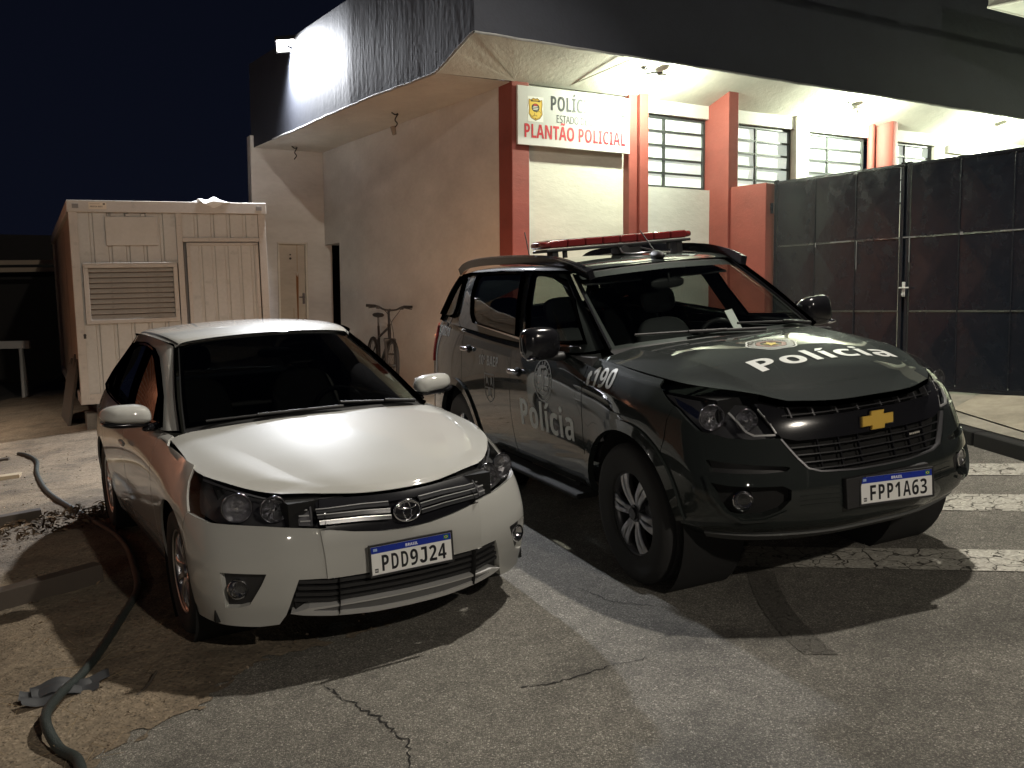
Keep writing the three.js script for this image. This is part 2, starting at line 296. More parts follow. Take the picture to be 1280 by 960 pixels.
// ------------------------------------------------------------------ body surfaces of the white sedan (x to its left, y up, z forward; right half mirrored)
const across = (lines) => { const L = lines.slice().reverse(); return new Net(L[0].map((_, i) => L.map(l => l[i])), true); }; // columns centre to rail, rows front to rear
const SED = {};
{
  const row = (a) => a;
  SED.wrap = new Net([
    row([[0,.185,2.235],[.35,.185,2.20],[.40,.185,2.18],[.59,.185,2.075],[.765,.19,1.93],[.842,.20,1.75],[.845,.20,1.57],[.85,.2,1.3],[.815,.19,1.0],[.80,.19,.45],[.80,.19,-.2],[.81,.2,-.8],[.85,.2,-1.35],[.83,.22,-1.8],[.72,.24,-2.12],[.4,.25,-2.25],[0,.25,-2.28]]),
    row([[0,.33,2.285],[.35,.33,2.252],[.40,.33,2.232],[.59,.33,2.130],[.785,.34,1.965],[.865,.34,1.78],[.868,.34,1.57],[.876,.34,1.3],[.855,.33,1.0],[.842,.33,.45],[.842,.33,-.2],[.852,.33,-.8],[.876,.34,-1.35],[.85,.36,-1.8],[.76,.38,-2.15],[.42,.4,-2.29],[0,.4,-2.32]]),
    row([[0,.50,2.30],[.355,.50,2.264],[.405,.50,2.242],[.59,.50,2.143],[.79,.51,1.965],[.868,.52,1.77],[.880,.53,1.55],[.888,.54,1.3],[.876,.54,1.0],[.868,.54,.45],[.868,.54,-.2],[.876,.54,-.8],[.888,.55,-1.35],[.86,.56,-1.8],[.77,.57,-2.16],[.42,.58,-2.30],[0,.58,-2.33]]),
    row([[0,.66,2.275],[.36,.665,2.228],[.41,.668,2.205],[.58,.677,2.10],[.765,.69,1.895],[.848,.705,1.70],[.872,.72,1.5],[.880,.735,1.3],[.876,.75,1.0],[.870,.765,.45],[.870,.775,-.2],[.874,.785,-.8],[.876,.80,-1.3],[.84,.82,-1.75],[.745,.83,-2.13],[.42,.83,-2.28],[0,.83,-2.31]]),
    row([[0,.745,2.215],[.33,.758,2.155],[.38,.764,2.125],[.52,.785,2.02],[.675,.83,1.80],[.755,.865,1.62],[.79,.885,1.45],[.80,.905,1.25],[.815,.915,1.0],[.838,.90,.45],[.842,.905,-.2],[.842,.92,-.8],[.83,.95,-1.3],[.78,.98,-1.75],[.68,.99,-2.08],[.4,.99,-2.22],[0,.99,-2.25]]),
    row([[0,.77,2.16],[.31,.786,2.085],[.35,.792,2.06],[.48,.815,1.94],[.62,.86,1.72],[.69,.895,1.55],[.725,.915,1.40],[.735,.935,1.22],[.765,.95,.98],[.80,.955,.45],[.805,.962,-.2],[.80,.975,-.8],[.78,1.0,-1.3],[.72,1.03,-1.75],[.62,1.04,-2.05],[.36,1.045,-2.18],[0,1.05,-2.2]]),
  ], true);
  // hood: columns across (centre, crease, beyond the crease, edge), rows from cowl to nose; two nets meet in the crease
  SED.hoodIn = new Net([
    [[0,1.0,1.10],[.36,.992,1.075],[.68,.965,.985]],
    [[0,.965,1.40],[.32,.957,1.38],[.60,.935,1.33]],
    [[0,.915,1.72],[.27,.905,1.70],[.505,.888,1.64]],
    [[0,.845,2.00],[.22,.838,1.985],[.41,.828,1.92]],
    [[0,.787,2.16],[.18,.789,2.142],[.335,.794,2.065]],
    [[0,.757,2.208],[.18,.760,2.188],[.345,.770,2.118]],
  ], true);
  SED.hoodOut = new Net([
    [[.68,.965,.985],[.735,.955,.985],[.785,.938,.985]],
    [[.60,.935,1.33],[.700,.926,1.31],[.788,.906,1.30]],
    [[.505,.888,1.64],[.65,.880,1.62],[.778,.850,1.60]],
    [[.41,.828,1.92],[.54,.831,1.87],[.690,.817,1.80]],
    [[.335,.794,2.065],[.44,.797,2.01],[.592,.789,1.945]],
    [[.345,.770,2.118],[.415,.775,2.083],[.505,.778,2.035]],
  ]);
  SED.wind = new Net([ // windscreen: rows base to header
    [[0,1.005,1.08],[.3,1.0,1.06],[.55,.985,1.0],[.70,.967,.93]],
    [[0,1.15,.80],[.28,1.145,.785],[.51,1.13,.73],[.655,1.115,.66]],
    [[0,1.295,.52],[.26,1.29,.505],[.47,1.275,.455],[.60,1.255,.395]],
    [[0,1.425,.23],[.23,1.42,.22],[.43,1.405,.18],[.545,1.385,.13]],
  ], true);
  SED.green = new Net([ // side glass: columns windscreen edge to rear screen edge, rows belt to roof rail
    [[.715,.955,.95],[.775,.952,.80],[.80,.955,.45],[.805,.962,-.2],[.80,.975,-.8],[.785,.995,-1.36],[.74,1.02,-1.84]],
    [[.672,1.10,.67],[.715,1.10,.55],[.748,1.11,.25],[.757,1.115,-.25],[.752,1.125,-.80],[.733,1.135,-1.30],[.69,1.14,-1.67]],
    [[.618,1.245,.40],[.648,1.255,.31],[.675,1.265,.08],[.686,1.275,-.3],[.680,1.28,-.78],[.660,1.28,-1.20],[.62,1.265,-1.50]],
    [[.562,1.375,.135],[.584,1.395,.07],[.603,1.415,-.08],[.616,1.432,-.35],[.613,1.436,-.75],[.594,1.425,-1.07],[.555,1.392,-1.31]],
  ]);
  SED.roof = across([ // lines from rail to centre
    [[.562,1.375,.135],[.584,1.395,.07],[.603,1.415,-.08],[.616,1.432,-.35],[.613,1.436,-.75],[.594,1.425,-1.07],[.555,1.392,-1.31]],
    [[.50,1.408,.165],[.515,1.428,.09],[.53,1.448,-.07],[.538,1.463,-.35],[.534,1.467,-.76],[.515,1.455,-1.09],[.48,1.422,-1.33]],
    [[.26,1.430,.22],[.26,1.450,.13],[.26,1.472,-.05],[.265,1.488,-.36],[.265,1.490,-.78],[.255,1.475,-1.12],[.245,1.442,-1.36]],
    [[0,1.436,.235],[0,1.456,.14],[0,1.478,-.05],[0,1.494,-.36],[0,1.496,-.78],[0,1.481,-1.12],[0,1.448,-1.37]],
  ]);
}
// ------------------------------------------------------------------ body surfaces of the dark police wagon
const SUV = {};
{
  SUV.wrap = new Net([
    [[0,.345,2.27],[.3,.345,2.25],[.6,.355,2.15],[.77,.37,1.99],[.845,.385,1.83],[.87,.40,1.64],[.87,.40,1.4],[.85,.40,1.02],[.85,.40,.7],[.85,.40,.2],[.85,.40,-.4],[.86,.40,-1.0],[.88,.40,-1.5],[.85,.42,-2.05],[.72,.44,-2.30],[.38,.45,-2.38],[0,.45,-2.40]],
    [[0,.44,2.40],[.3,.44,2.38],[.62,.45,2.275],[.815,.455,2.10],[.892,.46,1.89],[.925,.47,1.66],[.935,.48,1.4],[.905,.48,1.02],[.895,.48,.7],[.895,.48,.2],[.897,.48,-.4],[.91,.48,-1.0],[.935,.48,-1.5],[.905,.48,-2.08],[.76,.48,-2.37],[.40,.48,-2.45],[0,.48,-2.47]],
    [[0,.60,2.425],[.3,.60,2.405],[.62,.60,2.305],[.82,.605,2.115],[.903,.61,1.88],[.935,.615,1.64],[.948,.62,1.4],[.928,.62,1.05],[.918,.62,.7],[.918,.62,.2],[.920,.62,-.4],[.932,.62,-1.0],[.948,.62,-1.5],[.912,.62,-2.1],[.77,.62,-2.39],[.40,.62,-2.46],[0,.62,-2.48]],
    [[0,.78,2.385],[.3,.78,2.365],[.6,.785,2.265],[.80,.79,2.08],[.888,.795,1.85],[.925,.80,1.62],[.940,.805,1.4],[.928,.81,1.08],[.925,.82,.7],[.926,.83,.2],[.928,.84,-.4],[.935,.85,-1.0],[.942,.86,-1.5],[.895,.86,-2.1],[.75,.86,-2.37],[.39,.86,-2.44],[0,.86,-2.46]],
    [[0,.93,2.35],[.3,.93,2.325],[.58,.935,2.22],[.77,.945,2.03],[.862,.965,1.79],[.897,.985,1.58],[.908,1.0,1.4],[.910,1.02,1.1],[.913,1.04,.7],[.915,1.055,.2],[.916,1.07,-.4],[.915,1.09,-1.0],[.908,1.1,-1.6],[.86,1.1,-2.12],[.72,1.1,-2.36],[.38,1.1,-2.43],[0,1.1,-2.45]],
    [[0,1.035,2.275],[.3,1.035,2.25],[.55,1.04,2.15],[.715,1.06,1.96],[.80,1.085,1.74],[.835,1.105,1.56],[.845,1.125,1.40],[.855,1.15,1.10],[.885,1.165,.7],[.890,1.185,.2],[.891,1.21,-.4],[.888,1.24,-1.0],[.87,1.265,-1.6],[.81,1.28,-2.1],[.69,1.28,-2.33],[.36,1.28,-2.40],[0,1.28,-2.42]],
    [[0,1.065,2.235],[.3,1.065,2.21],[.53,1.072,2.11],[.675,1.095,1.92],[.755,1.125,1.70],[.785,1.145,1.54],[.795,1.165,1.38],[.805,1.20,1.08],[.855,1.215,.7],[.862,1.24,.2],[.863,1.265,-.4],[.858,1.30,-1.0],[.84,1.33,-1.6],[.78,1.345,-2.07],[.66,1.345,-2.30],[.35,1.35,-2.38],[0,1.35,-2.40]],
  ], true);
  SUV.hoodIn = new Net([
    [[0,1.265,1.25],[.33,1.262,1.22],[.63,1.245,1.12]],
    [[0,1.245,1.48],[.31,1.242,1.46],[.585,1.225,1.40]],
    [[0,1.205,1.78],[.28,1.200,1.76],[.535,1.185,1.69]],
    [[0,1.145,2.04],[.26,1.140,2.02],[.495,1.130,1.93]],
    [[0,1.095,2.18],[.25,1.092,2.16],[.47,1.090,2.07]],
    [[0,1.067,2.232],[.24,1.066,2.215],[.455,1.070,2.13]],
  ], true);
  SUV.hoodOut = new Net([
    [[.63,1.245,1.12],[.715,1.222,1.09],[.805,1.20,1.08]],
    [[.585,1.225,1.40],[.69,1.20,1.38],[.793,1.172,1.36]],
    [[.535,1.185,1.69],[.65,1.165,1.66],[.765,1.140,1.64]],
    [[.495,1.130,1.93],[.60,1.118,1.87],[.71,1.110,1.82]],
    [[.47,1.090,2.07],[.555,1.090,2.01],[.635,1.090,1.965]],
    [[.455,1.070,2.13],[.525,1.075,2.085],[.585,1.080,2.035]],
  ]);
  SUV.wind = new Net([
    [[0,1.262,1.235],[.3,1.258,1.21],[.55,1.25,1.13],[.72,1.235,1.03]],
    [[0,1.42,.98],[.29,1.415,.96],[.53,1.405,.89],[.685,1.39,.80]],
    [[0,1.575,.73],[.28,1.57,.71],[.50,1.56,.65],[.645,1.545,.56]],
    [[0,1.715,.48],[.26,1.71,.465],[.47,1.70,.41],[.60,1.685,.33]],
  ], true);
  SUV.green = new Net([
    [[.735,1.23,1.02],[.81,1.215,.90],[.855,1.215,.7],[.862,1.24,.2],[.863,1.265,-.4],[.858,1.30,-1.0],[.84,1.33,-1.6],[.785,1.345,-2.04]],
    [[.70,1.385,.79],[.762,1.385,.70],[.795,1.39,.52],[.805,1.40,.1],[.805,1.415,-.45],[.800,1.44,-1.0],[.785,1.46,-1.55],[.735,1.47,-1.97]],
    [[.66,1.54,.555],[.705,1.545,.48],[.732,1.552,.34],[.742,1.56,0],[.742,1.57,-.5],[.737,1.585,-1.0],[.722,1.595,-1.5],[.68,1.60,-1.89]],
    [[.612,1.685,.325],[.640,1.695,.26],[.660,1.705,.15],[.670,1.715,-.1],[.670,1.722,-.55],[.664,1.727,-1.0],[.650,1.727,-1.45],[.615,1.715,-1.80]],
  ]);
  SUV.roof = across([
    [[.612,1.685,.325],[.640,1.695,.26],[.660,1.705,.15],[.670,1.715,-.1],[.670,1.722,-.55],[.664,1.727,-1.0],[.650,1.727,-1.45],[.615,1.715,-1.80]],
    [[.56,1.703,.37],[.58,1.724,.29],[.595,1.740,.16],[.60,1.755,-.1],[.60,1.765,-.55],[.595,1.768,-1.0],[.58,1.765,-1.46],[.55,1.75,-1.82]],
    [[.28,1.716,.46],[.28,1.738,.36],[.28,1.757,.2],[.28,1.775,-.08],[.28,1.787,-.55],[.28,1.79,-1.0],[.28,1.785,-1.48],[.27,1.77,-1.86]],
    [[0,1.718,.475],[0,1.742,.37],[0,1.762,.2],[0,1.780,-.08],[0,1.793,-.55],[0,1.796,-1.0],[0,1.79,-1.48],[0,1.775,-1.88]],
  ]);
}
// a crease-free front for trim that bridges the bumper's creases
SED.front = new Net([[[0, .185, 2.240], [.2, .185, 2.228], [.4, .185, 2.178], [.59, .185, 2.075], [.765, .19, 1.93]], [[0, .33, 2.292], [.2, .33, 2.280], [.4, .33, 2.232], [.59, .33, 2.130], [.785, .34, 1.965]], [[0, .50, 2.305], [.2, .50, 2.295], [.405, .50, 2.245], [.59, .50, 2.143], [.79, .51, 1.965]]], true);
// ------------------------------------------------------------------ what both vehicles share
// points of a body outline: F(x, y) on the front, S(z, y) on the side, U(u, v) on the net itself
const F = (x, y) => ({ k: 'f', a: x, b: y }), S = (z, y) => ({ k: 's', a: z, b: y }), U = (u, v) => ({ k: 'u', a: u, b: v });
function toUV(net, p) {
  if (p.k === 'u') return [p.a, p.b];
  const ax = p.k === 'f' ? [0, 1] : [2, 1]; let best = [1e9];
  for (let u = 0; u <= net.nu; u += .5) for (let v = 0; v <= net.nv; v += .5) {
    const q = net.at(u, v); if (p.k === 'f' && q[2] < .5) continue; if (p.k === 's' && q[0] < .4) continue;
    const d = (q[ax[0]] - p.a) ** 2 + (q[ax[1]] - p.b) ** 2; if (d < best[0]) best = [d, u, v];
  }
  return net.find(ax, [p.a, p.b], [best[1], best[2]]);
}
function outline(net, pts, closed = true, step = .06) { // to (u, v), with edges between points of one kind kept straight in metres
  const out = [];
  for (let i = 0; i < pts.length - (closed ? 0 : 1); i++) {
    const a = pts[i], b = pts[(i + 1) % pts.length], n = a.k === b.k && a.k !== 'u' ? Math.max(1, Math.ceil(Math.hypot(b.a - a.a, b.b - a.b) / step)) : 1;
    for (let k = 0; k < n; k++) out.push(toUV(net, { k: a.k, a: lerp(a.a, b.a, k / n), b: lerp(a.b, b.b, k / n) }));
  }
  if (!closed) out.push(toUV(net, pts[pts.length - 1]));
  return out;
}
const outlineO = (net, pts) => outline(net, pts, false).map(([u, v], i, a) => (i === 0 || i === a.length - 1) && Math.abs(net.at(u, v)[0]) < .02 ? [0, v] : [u, v]);
const fullWidth = (half) => [...half, ...half.slice().reverse().filter(p => Math.abs(p[0]) > 1e-3).map(([u, v]) => [-u, v])]; // half runs from the centre plane round and back to it
const flip = (uv) => uv.map(([u, v]) => [-u, v]);
function arc(cz, cy, r, a0, a1, n = 16) { const o = []; for (let i = 0; i <= n; i++) { const a = lerp(a0, a1, i / n) * Math.PI / 180; o.push(S(cz + r * Math.cos(a), cy + r * Math.sin(a))); } return o; }
const onNet = (net, uv, sgn = 1) => uv.map(([u, v]) => [net.at(u, v), net.normal(u, v, sgn)]);
function ribbon(net, pts, w, h, o = {}) { return sweep(onNet(net, outline(net, pts, false, o.step ?? .05), o.sgn ?? 1), w, h, o.sink ?? .006, o.taper); }

// tyre and rim about the x axis, outer face towards +x
function tyreGeo(R, W, rim, ribs = 4) {
  const h = W / 2, p = [[rim * .97, -h * .8], [rim * 1.04, -h * .92], [R * .86, -h], [R * .95, -h * .95], [R * .99, -h * .78]];
  for (let i = 0; i < ribs; i++) { const a = lerp(-h * .74, h * .74, i / ribs), b = lerp(-h * .74, h * .74, (i + 1) / ribs); p.push([R, a + .004], [R, b - .006], [R - .009, b - .005], [R - .009, b - .001]); }
  p.push([R * .99, h * .78], [R * .95, h * .95], [R * .86, h], [rim * 1.12, h * .96], [rim * 1.04, h * .92], [rim * .97, h * .8]);
  return move(lathe(p.map(([r, y]) => [r, -y]).reverse(), 56), [0, 0, 0], [0, 0, -Math.PI / 2]);
}
function barrelGeo(rim, W) { return move(lathe([[rim * .99, -W * .36], [rim * .9, -W * .3], [rim * .88, W * .25], [rim * .93, W * .37], [rim * 1.0, W * .40], [rim * 1.01, W * .43], [rim * .985, W * .44], [rim * .95, W * .41]], 48), [0, 0, 0], [0, 0, -Math.PI / 2]); }
function spokeGeo(rim, x, a, w0, w1, twist = 0, dish = .03) { // one spoke from hub to rim, pointing at angle a (about x), bowed outwards
  const pos = [], n = 7, st = [];
  for (let i = 0; i <= n; i++) { const t = i / n, r = lerp(rim * .16, rim * .95, t), w = lerp(w0, w1, t) * (1 - .25 * Math.sin(Math.PI * t)), an = a + twist * t * t, X = x + dish * Math.sin(t * 2.2) - dish * .4 * t; st.push([r, w, an, X]); }
  const P = (r, o, an, X) => [X, r * Math.cos(an) - o * Math.sin(an), r * Math.sin(an) + o * Math.cos(an)];
  const ring = st.map(([r, w, an, X]) => [P(r, -w * .5, an, X - .03), P(r, -w * .5, an, X - .006), P(r, -w * .32, an, X), P(r, w * .32, an, X), P(r, w * .5, an, X - .006), P(r, w * .5, an, X - .03)]);
  for (let i = 0; i < n; i++) for (let k = 0; k < 5; k++) { const [A, B, C, D] = [ring[i][k], ring[i][k + 1], ring[i + 1][k + 1], ring[i + 1][k]]; pos.push(...A, ...B, ...C, ...A, ...C, ...D); }
  const g = new THREE.BufferGeometry(); g.setAttribute('position', new THREE.Float32BufferAttribute(pos, 3)); g.computeVertexNormals(); return finish(g);
}
// a smooth closed pebble: a sphere pulled into shape
function pebble(fn, nu = 28, nv = 18) { const g = new THREE.SphereGeometry(1, nu, nv), p = g.attributes.position; for (let i = 0; i < p.count; i++) p.setXYZ(i, ...fn(p.getX(i), p.getY(i), p.getZ(i))); g.computeVertexNormals(); return finish(g); }
const sq = (x, e) => Math.sign(x) * Math.abs(x) ** e;

function plateTexture(text) { // Mercosur plate: white with a blue band
  return canvasTex(800, 260, (c) => {
    c.fillStyle = '#e9e9e6'; c.fillRect(0, 0, 800, 260);
    c.fillStyle = '#15309a'; c.fillRect(0, 0, 800, 62);
    c.fillStyle = '#ffffff'; c.font = 'bold 38px sans-serif'; c.textAlign = 'center'; c.textBaseline = 'middle'; c.fillText('BRASIL', 400, 34);
    c.fillStyle = '#2b8a4b'; c.fillRect(728, 12, 48, 36); c.fillStyle = '#e8cf3a'; c.beginPath(); c.moveTo(752, 15); c.lineTo(772, 30); c.lineTo(752, 45); c.lineTo(732, 30); c.fill(); c.fillStyle = '#15309a'; c.beginPath(); c.arc(752, 30, 8, 0, 7); c.fill();
    c.fillStyle = '#9db4d8'; c.fillRect(22, 16, 38, 26); c.fillStyle = '#111318'; c.fillRect(26, 205, 34, 36); c.fillStyle = '#e9e9e6'; c.font = 'bold 24px sans-serif'; c.fillText('BR', 43, 224);
    c.fillStyle = '#101218'; c.textAlign = 'left'; c.textBaseline = 'alphabetic';
    c.save(); c.translate(84, 236); c.font = 'bold 208px sans-serif';
    const w = [...text].map(ch => c.measureText(ch).width), target = 88, gap = 8; let x = 0;
    [...text].forEach((ch, i) => {
      if (ch === 'J') { c.lineWidth = 26; c.strokeStyle = '#101218'; c.beginPath(); c.moveTo(x + 22, -139); c.lineTo(x + 66, -139); c.lineTo(x + 66, -40); c.quadraticCurveTo(x + 64, -13, x + 38, -13); c.quadraticCurveTo(x + 18, -13, x + 16, -38); c.stroke(); }
      else { c.save(); c.translate(x, 0); c.scale(target / Math.max(w[i], ch === '1' ? 118 : 60), 1); c.fillText(ch, 0, 0); c.restore(); }
      x += target + gap;
    });
    c.restore();
    c.fillStyle = 'rgba(40,45,60,.5)'; for (const x of [250, 560]) { c.beginPath(); c.arc(x, 16, 7, 0, 7); c.fill(); }
  });
}
function plateOf(parent, text, pos, rot, label) {
  const q = part('licence_plate', move(box(.40, .13, .003), [0, 0, 0]), M.plateEdge, parent, label); q.position.set(...pos); q.rotation.set(...rot);
  const f = new THREE.PlaneGeometry(.396, .126); f.translate(0, 0, .0035);
  part('plate_print', finish(f), std('plate print', 1, 1, 1, .32, { map: plateTexture(text) }), q);
  part('plate_frame', [box(.416, .008, .012, [0, .0695, 0]), box(.416, .008, .012, [0, -.0695, 0]), box(.008, .131, .012, [-.204, 0, 0]), box(.008, .131, .012, [.204, 0, 0]), box(.40, .13, .004, [0, 0, -.005])], M.blackPlastic, q);
  return q;
}
function seat(parent, x, z, mat, h = 1, recl = .22) { // cushion, backrest, headrest of a car seat, facing +z
  const s = part('seat', pebble((a, b, c) => [x + .25 * sq(a, .5), .42 * h + .09 * sq(b, .6), z + .26 * sq(c, .5)]), mat, parent);
  part('backrest', move(pebble((a, b, c) => [.245 * sq(a, .55) * (1 - .12 * Math.max(0, b)), .32 * sq(b, .6), .075 * sq(c, .7) + .02 * a * a]), [x, .42 * h + .36, z - .27], [-recl, 0, 0]), mat, s);
  part('headrest', move(pebble((a, b, c) => [.14 * sq(a, .6), .095 * sq(b, .7), .055 * sq(c, .8)]), [x, .42 * h + .80, z - .36], [-recl * .6, 0, 0]), mat, s);
  return s;
}
function steeringWheel(parent, p, tilt) {
  const w = part('steering_wheel', [finish(new THREE.TorusGeometry(.185, .016, 10, 36)), pebble((a, b, c) => [.075 * sq(a, .7), .06 * sq(b, .7), .03 * c]), bar([-.17, 0, 0], [-.06, 0, 0], .016), bar([.17, 0, 0], [.06, 0, 0], .016), bar([0, -.17, 0], [0, -.05, 0], .016)], M.blackPlastic, parent);
  w.position.set(...p); w.rotation.set(tilt, 0, 0); return w;
}
// decals: letters cut as thin film that follows a body surface. place(x, y) -> (u, v)
function filmLetters(net, text, size, sx, place, { off = .0016, sgn = 1, cell = [.1, .1], f = font } = {}) {
  return letters(text, size, sx, f).glyphs.map(({ outer, holes }) => panel(net, outer.map(p => place(...p)), { holes: holes.map(h => h.map(p => place(...p))), off, rim: 0, sgn, cell }));
}
function filmShape(net, pts, place, { off = .0016, sgn = 1, cell = [.1, .1], holes = [], uvOf } = {}) { return panel(net, pts.map(p => place(...p)), { holes: holes.map(h => h.map(p => place(...p))), off, rim: 0, sgn, cell, uvOf }); }
// ------------------------------------------------------------------ the white sedan
function buildSedan() {
  const car = thing('parked_car', 'white sedan with dark tinted windows parked beside the dark police wagon', 'car');
  car.position.set(...POSE.sedan.p); car.quaternion.copy(POSE.sedan.q);
  const N = SED, W = N.wrap, cell = [.12, .2], pan = (uv, o = {}) => panel(W, uv, { cell, ...o });
  const R = .368, AF = [1.35, .318], AR = [-1.35, .318];
  // front bumper: white, notched for the lower grille, with two fog lamp recesses
  const lampLow = [S(1.70, .686), F(.793, .662), F(.60, .655), F(.41, .638)];
  const half = outlineO(W, [F(0, .412), F(.30, .412), F(.499, .416), F(.525, .335), F(.548, .245), F(.572, .197), U(3.3, 0), U(3.7, 0), U(4.1, 0), U(4.6, 0), U(5.0, 0), U(5.15, 0), ...arc(...AF, R, -15, 38, 8), S(1.662, .61), ...lampLow, F(.25, .606), F(.12, .59), F(0, .585)].map((p, i, a) => p));
  const fogPts = [F(.790, .452), F(.621, .447), F(.640, .40), F(.688, .300), F(.73, .285), F(.775, .282)];
  const fog = outline(W, fogPts);
  const bumper = part('front_bumper', pan(fullWidth(half), { holes: [fog, flip(fog)], rim: .03 }), M.white, car);
  const frame = (uv, o) => [panel(W, uv, { cell, rim: 0, ...o }), panel(W, flip(uv), { cell, rim: 0, ...o })];
  for (const s of [1, -1]) {
    const f = s > 0 ? fog : flip(fog);
    part('fog_lamp_bezel', panel(W, f, { cell, off: -.028, rim: 0 }), M.blackPlastic, bumper);
    const [u, v] = toUV(W, F(.735, .372)), p = W.at(s * u, v), n = W.normal(s * u, v), q = new THREE.Quaternion().setFromUnitVectors(V(0, 0, 1), V(n[0] * .5, 0, 1).normalize());
    const fl = part('fog_lamp', [lathe([[.045, -.03], [.047, 0], [.040, .004]], 24), lathe([[.001, -.03], [.02, -.026], [.038, -.004]], 24)].map(g => move(g, [0, 0, 0], [Math.PI / 2, 0, 0])), M.reflector, bumper);
    fl.position.set(p[0] - n[0] * .012, p[1], p[2] - n[2] * .012); fl.quaternion.copy(q);
    part('fog_lens', move(pebble((a, b, c) => [.041 * a, .041 * b, .012 * c]), [0, 0, .002]), M.lens, fl);
  }
  { // lower grille: dark cavity, four bars, chrome crescent
    const hole = fullWidth(outlineO(W, [F(0, .245), F(.3, .245), F(.545, .25), F(.52, .335), F(.499, .414), F(0, .41)]));
    const g = part('lower_grille', panel(W, hole, { cell, off: -.055, rim: 0 }), M.cavity, bumper);
    for (const [y, w] of [[.392, .50], [.362, .505], [.332, .515], [.305, .52]]) part('grille_bar', ribbon(W, [F(-.001, y), F(.2, y), F(w * .8, y + .003), F(w, y + .01)], .016, -.008, { sink: .045 }), M.blackPlastic, g), part('grille_bar', mirrorX(ribbon(W, [F(0, y), F(.2, y), F(w * .8, y + .003), F(w, y + .01)], .016, -.008, { sink: .045 })), M.blackPlastic, g);
    for (const s of [1, -1]) { const sd = outline(W, [F(.430, .41), F(.499, .414), F(.525, .335), F(.545, .25), F(.50, .262)]); part('grille_cheek', panel(W, s > 0 ? sd : flip(sd), { cell, off: -.03, rim: .02 }), M.blackPlastic, g); }
    const tip = [.53, .262];
    const low = [[0, .222], [.18, .224], [.36, .236], [.48, .25], tip], up = [tip, [.46, .286], [.32, .291], [.15, .293], [0, .293]], lowIn = [[0, .243], [.18, .245], [.36, .255], [.44, .266]], upIn = [[.44, .275], [.3, .284], [.15, .286], [0, .286]];
    const LF = N.front, o = fullWidth(outlineO(LF, [...low, ...up].map(p => F(...p)))), i = fullWidth(outlineO(LF, [...lowIn, ...upIn].map(p => F(...p))));
    part('chrome_lip', panel(LF, o, { holes: [i], cell, off: .014, rim: .05 }), std('satin silver trim', .52, .52, .51, .35, { metalness: .35 }), bumper);
    part('lip_insert', panel(LF, i, { cell, off: .004, rim: 0 }), std('grey plastic', .10, .10, .10, .5), bumper);
  }
  // fenders, doors, rear quarter
  const edge = (u0, u1, v = 5, n = 12) => Array.from({ length: n + 1 }, (_, i) => U(lerp(u0, u1, i / n), v));
  const uOf = (z, v = 5) => { let best = [9]; for (let u = 2; u <= 14; u += .02) { const d = Math.abs(W.at(u, v)[2] - z); if (d < best[0]) best = [d, u]; } return best[1]; };
  const side = (name, pts, o = {}) => { const uv = outline(W, pts); const g = pan(uv, o); const a = part(name, g, M.white, car), b = part(name, mirrorX(g), M.white, car); return [a, b]; };
  side('fender', [S(1.655, .61), ...arc(...AF, R, 38, 193, 26), S(.975, .215), S(.865, .215), S(.835, .45), S(.80, .78), S(.805, .90), ...edge(uOf(.80), uOf(.975), 5, 4), U(uOf(1.0), 4.35), ...edge(uOf(1.05, 4), uOf(1.535, 4), 4, 8), S(1.548, .864), S(1.575, .812), S(1.638, .748), S(1.697, .692)]);
  const doorsF = side('front_door', [S(.857, .285), S(-.205, .285), S(-.225, .55), S(-.205, .80), ...edge(uOf(-.20), uOf(.793)).map(p => p), S(.793, .78), S(.827, .45)]);
  const doorsR = side('rear_door', [S(-.213, .285), S(-.945, .285), S(-.975, .40), S(-1.045, .58), S(-1.11, .75), ...edge(uOf(-1.12), uOf(-.208)), S(-.213, .80), S(-.233, .55)]);
  side('rocker_panel', [S(.86, .192), S(-.985, .192), S(-.955, .277), S(.86, .277)], { off: -.004 });
  side('rear_quarter', [S(-.953, .285), S(-.985, .205), ...arc(...AR, R, -13, 193, 26).slice().map(p => p), S(-1.73, .215), U(13.6, 0), U(15.5, .1), U(17, .1), U(17, 2), U(17, 5), U(15.5, 5), ...edge(14.4, uOf(-1.128)), S(-1.118, .75), S(-1.053, .58), S(-.983, .40)]);
  for (const d of [...doorsF, ...doorsR]) { // handles
    const s = d === doorsF[0] || d === doorsR[0] ? 1 : -1, z = doorsF.includes(d) ? -.06 : -.93, y = doorsF.includes(d) ? .80 : .825;
    const [u, v] = toUV(W, S(z, y)), p = W.at(u, v);
    part('door_handle', move(pebble((a, b, c) => [.014 * b, .017 * sq(a, .7), .095 * sq(c, .8)]), [s * (p[0] + .03), y, z]), M.white, d);
  }
  // hood: centre and two lowered flanks, meeting in creases
  const hIn = (v0, v1, k = 2) => { const o = []; for (let i = 0; i <= 24; i++) o.push([lerp(-k, k, i / 24), v1]); for (let i = 0; i <= 24; i++) o.push([lerp(k, -k, i / 24), v0]); return o; };
  const hOut = panel(N.hoodOut, [[0, .05], [2, .05], [2, 5], [0, 5]], { cell: [.25, .25], rim: 0, sgn: -1 });
  const hood = part('hood', [panel(N.hoodIn, hIn(.05, 5), { cell: [.2, .25], rim: 0, sgn: -1 }), hOut, mirrorX(hOut)], M.white, car);
  part('hood_edge', [panel(N.hoodIn, hIn(4.96, 5), { cell: [.2, .25], rim: .03, off: -.003, sgn: -1 })], M.white, hood);
  // grille between the lamps
  const gUp = [F(.385, .757), F(.30, .753), F(.15, .746), F(0, .744)];
  const grille = part('grille', panel(W, fullWidth(outlineO(W, [F(0, .587), F(.12, .592), F(.25, .608), F(.41, .640), ...gUp])), { cell, off: -.03, rim: 0 }), M.trim, car);
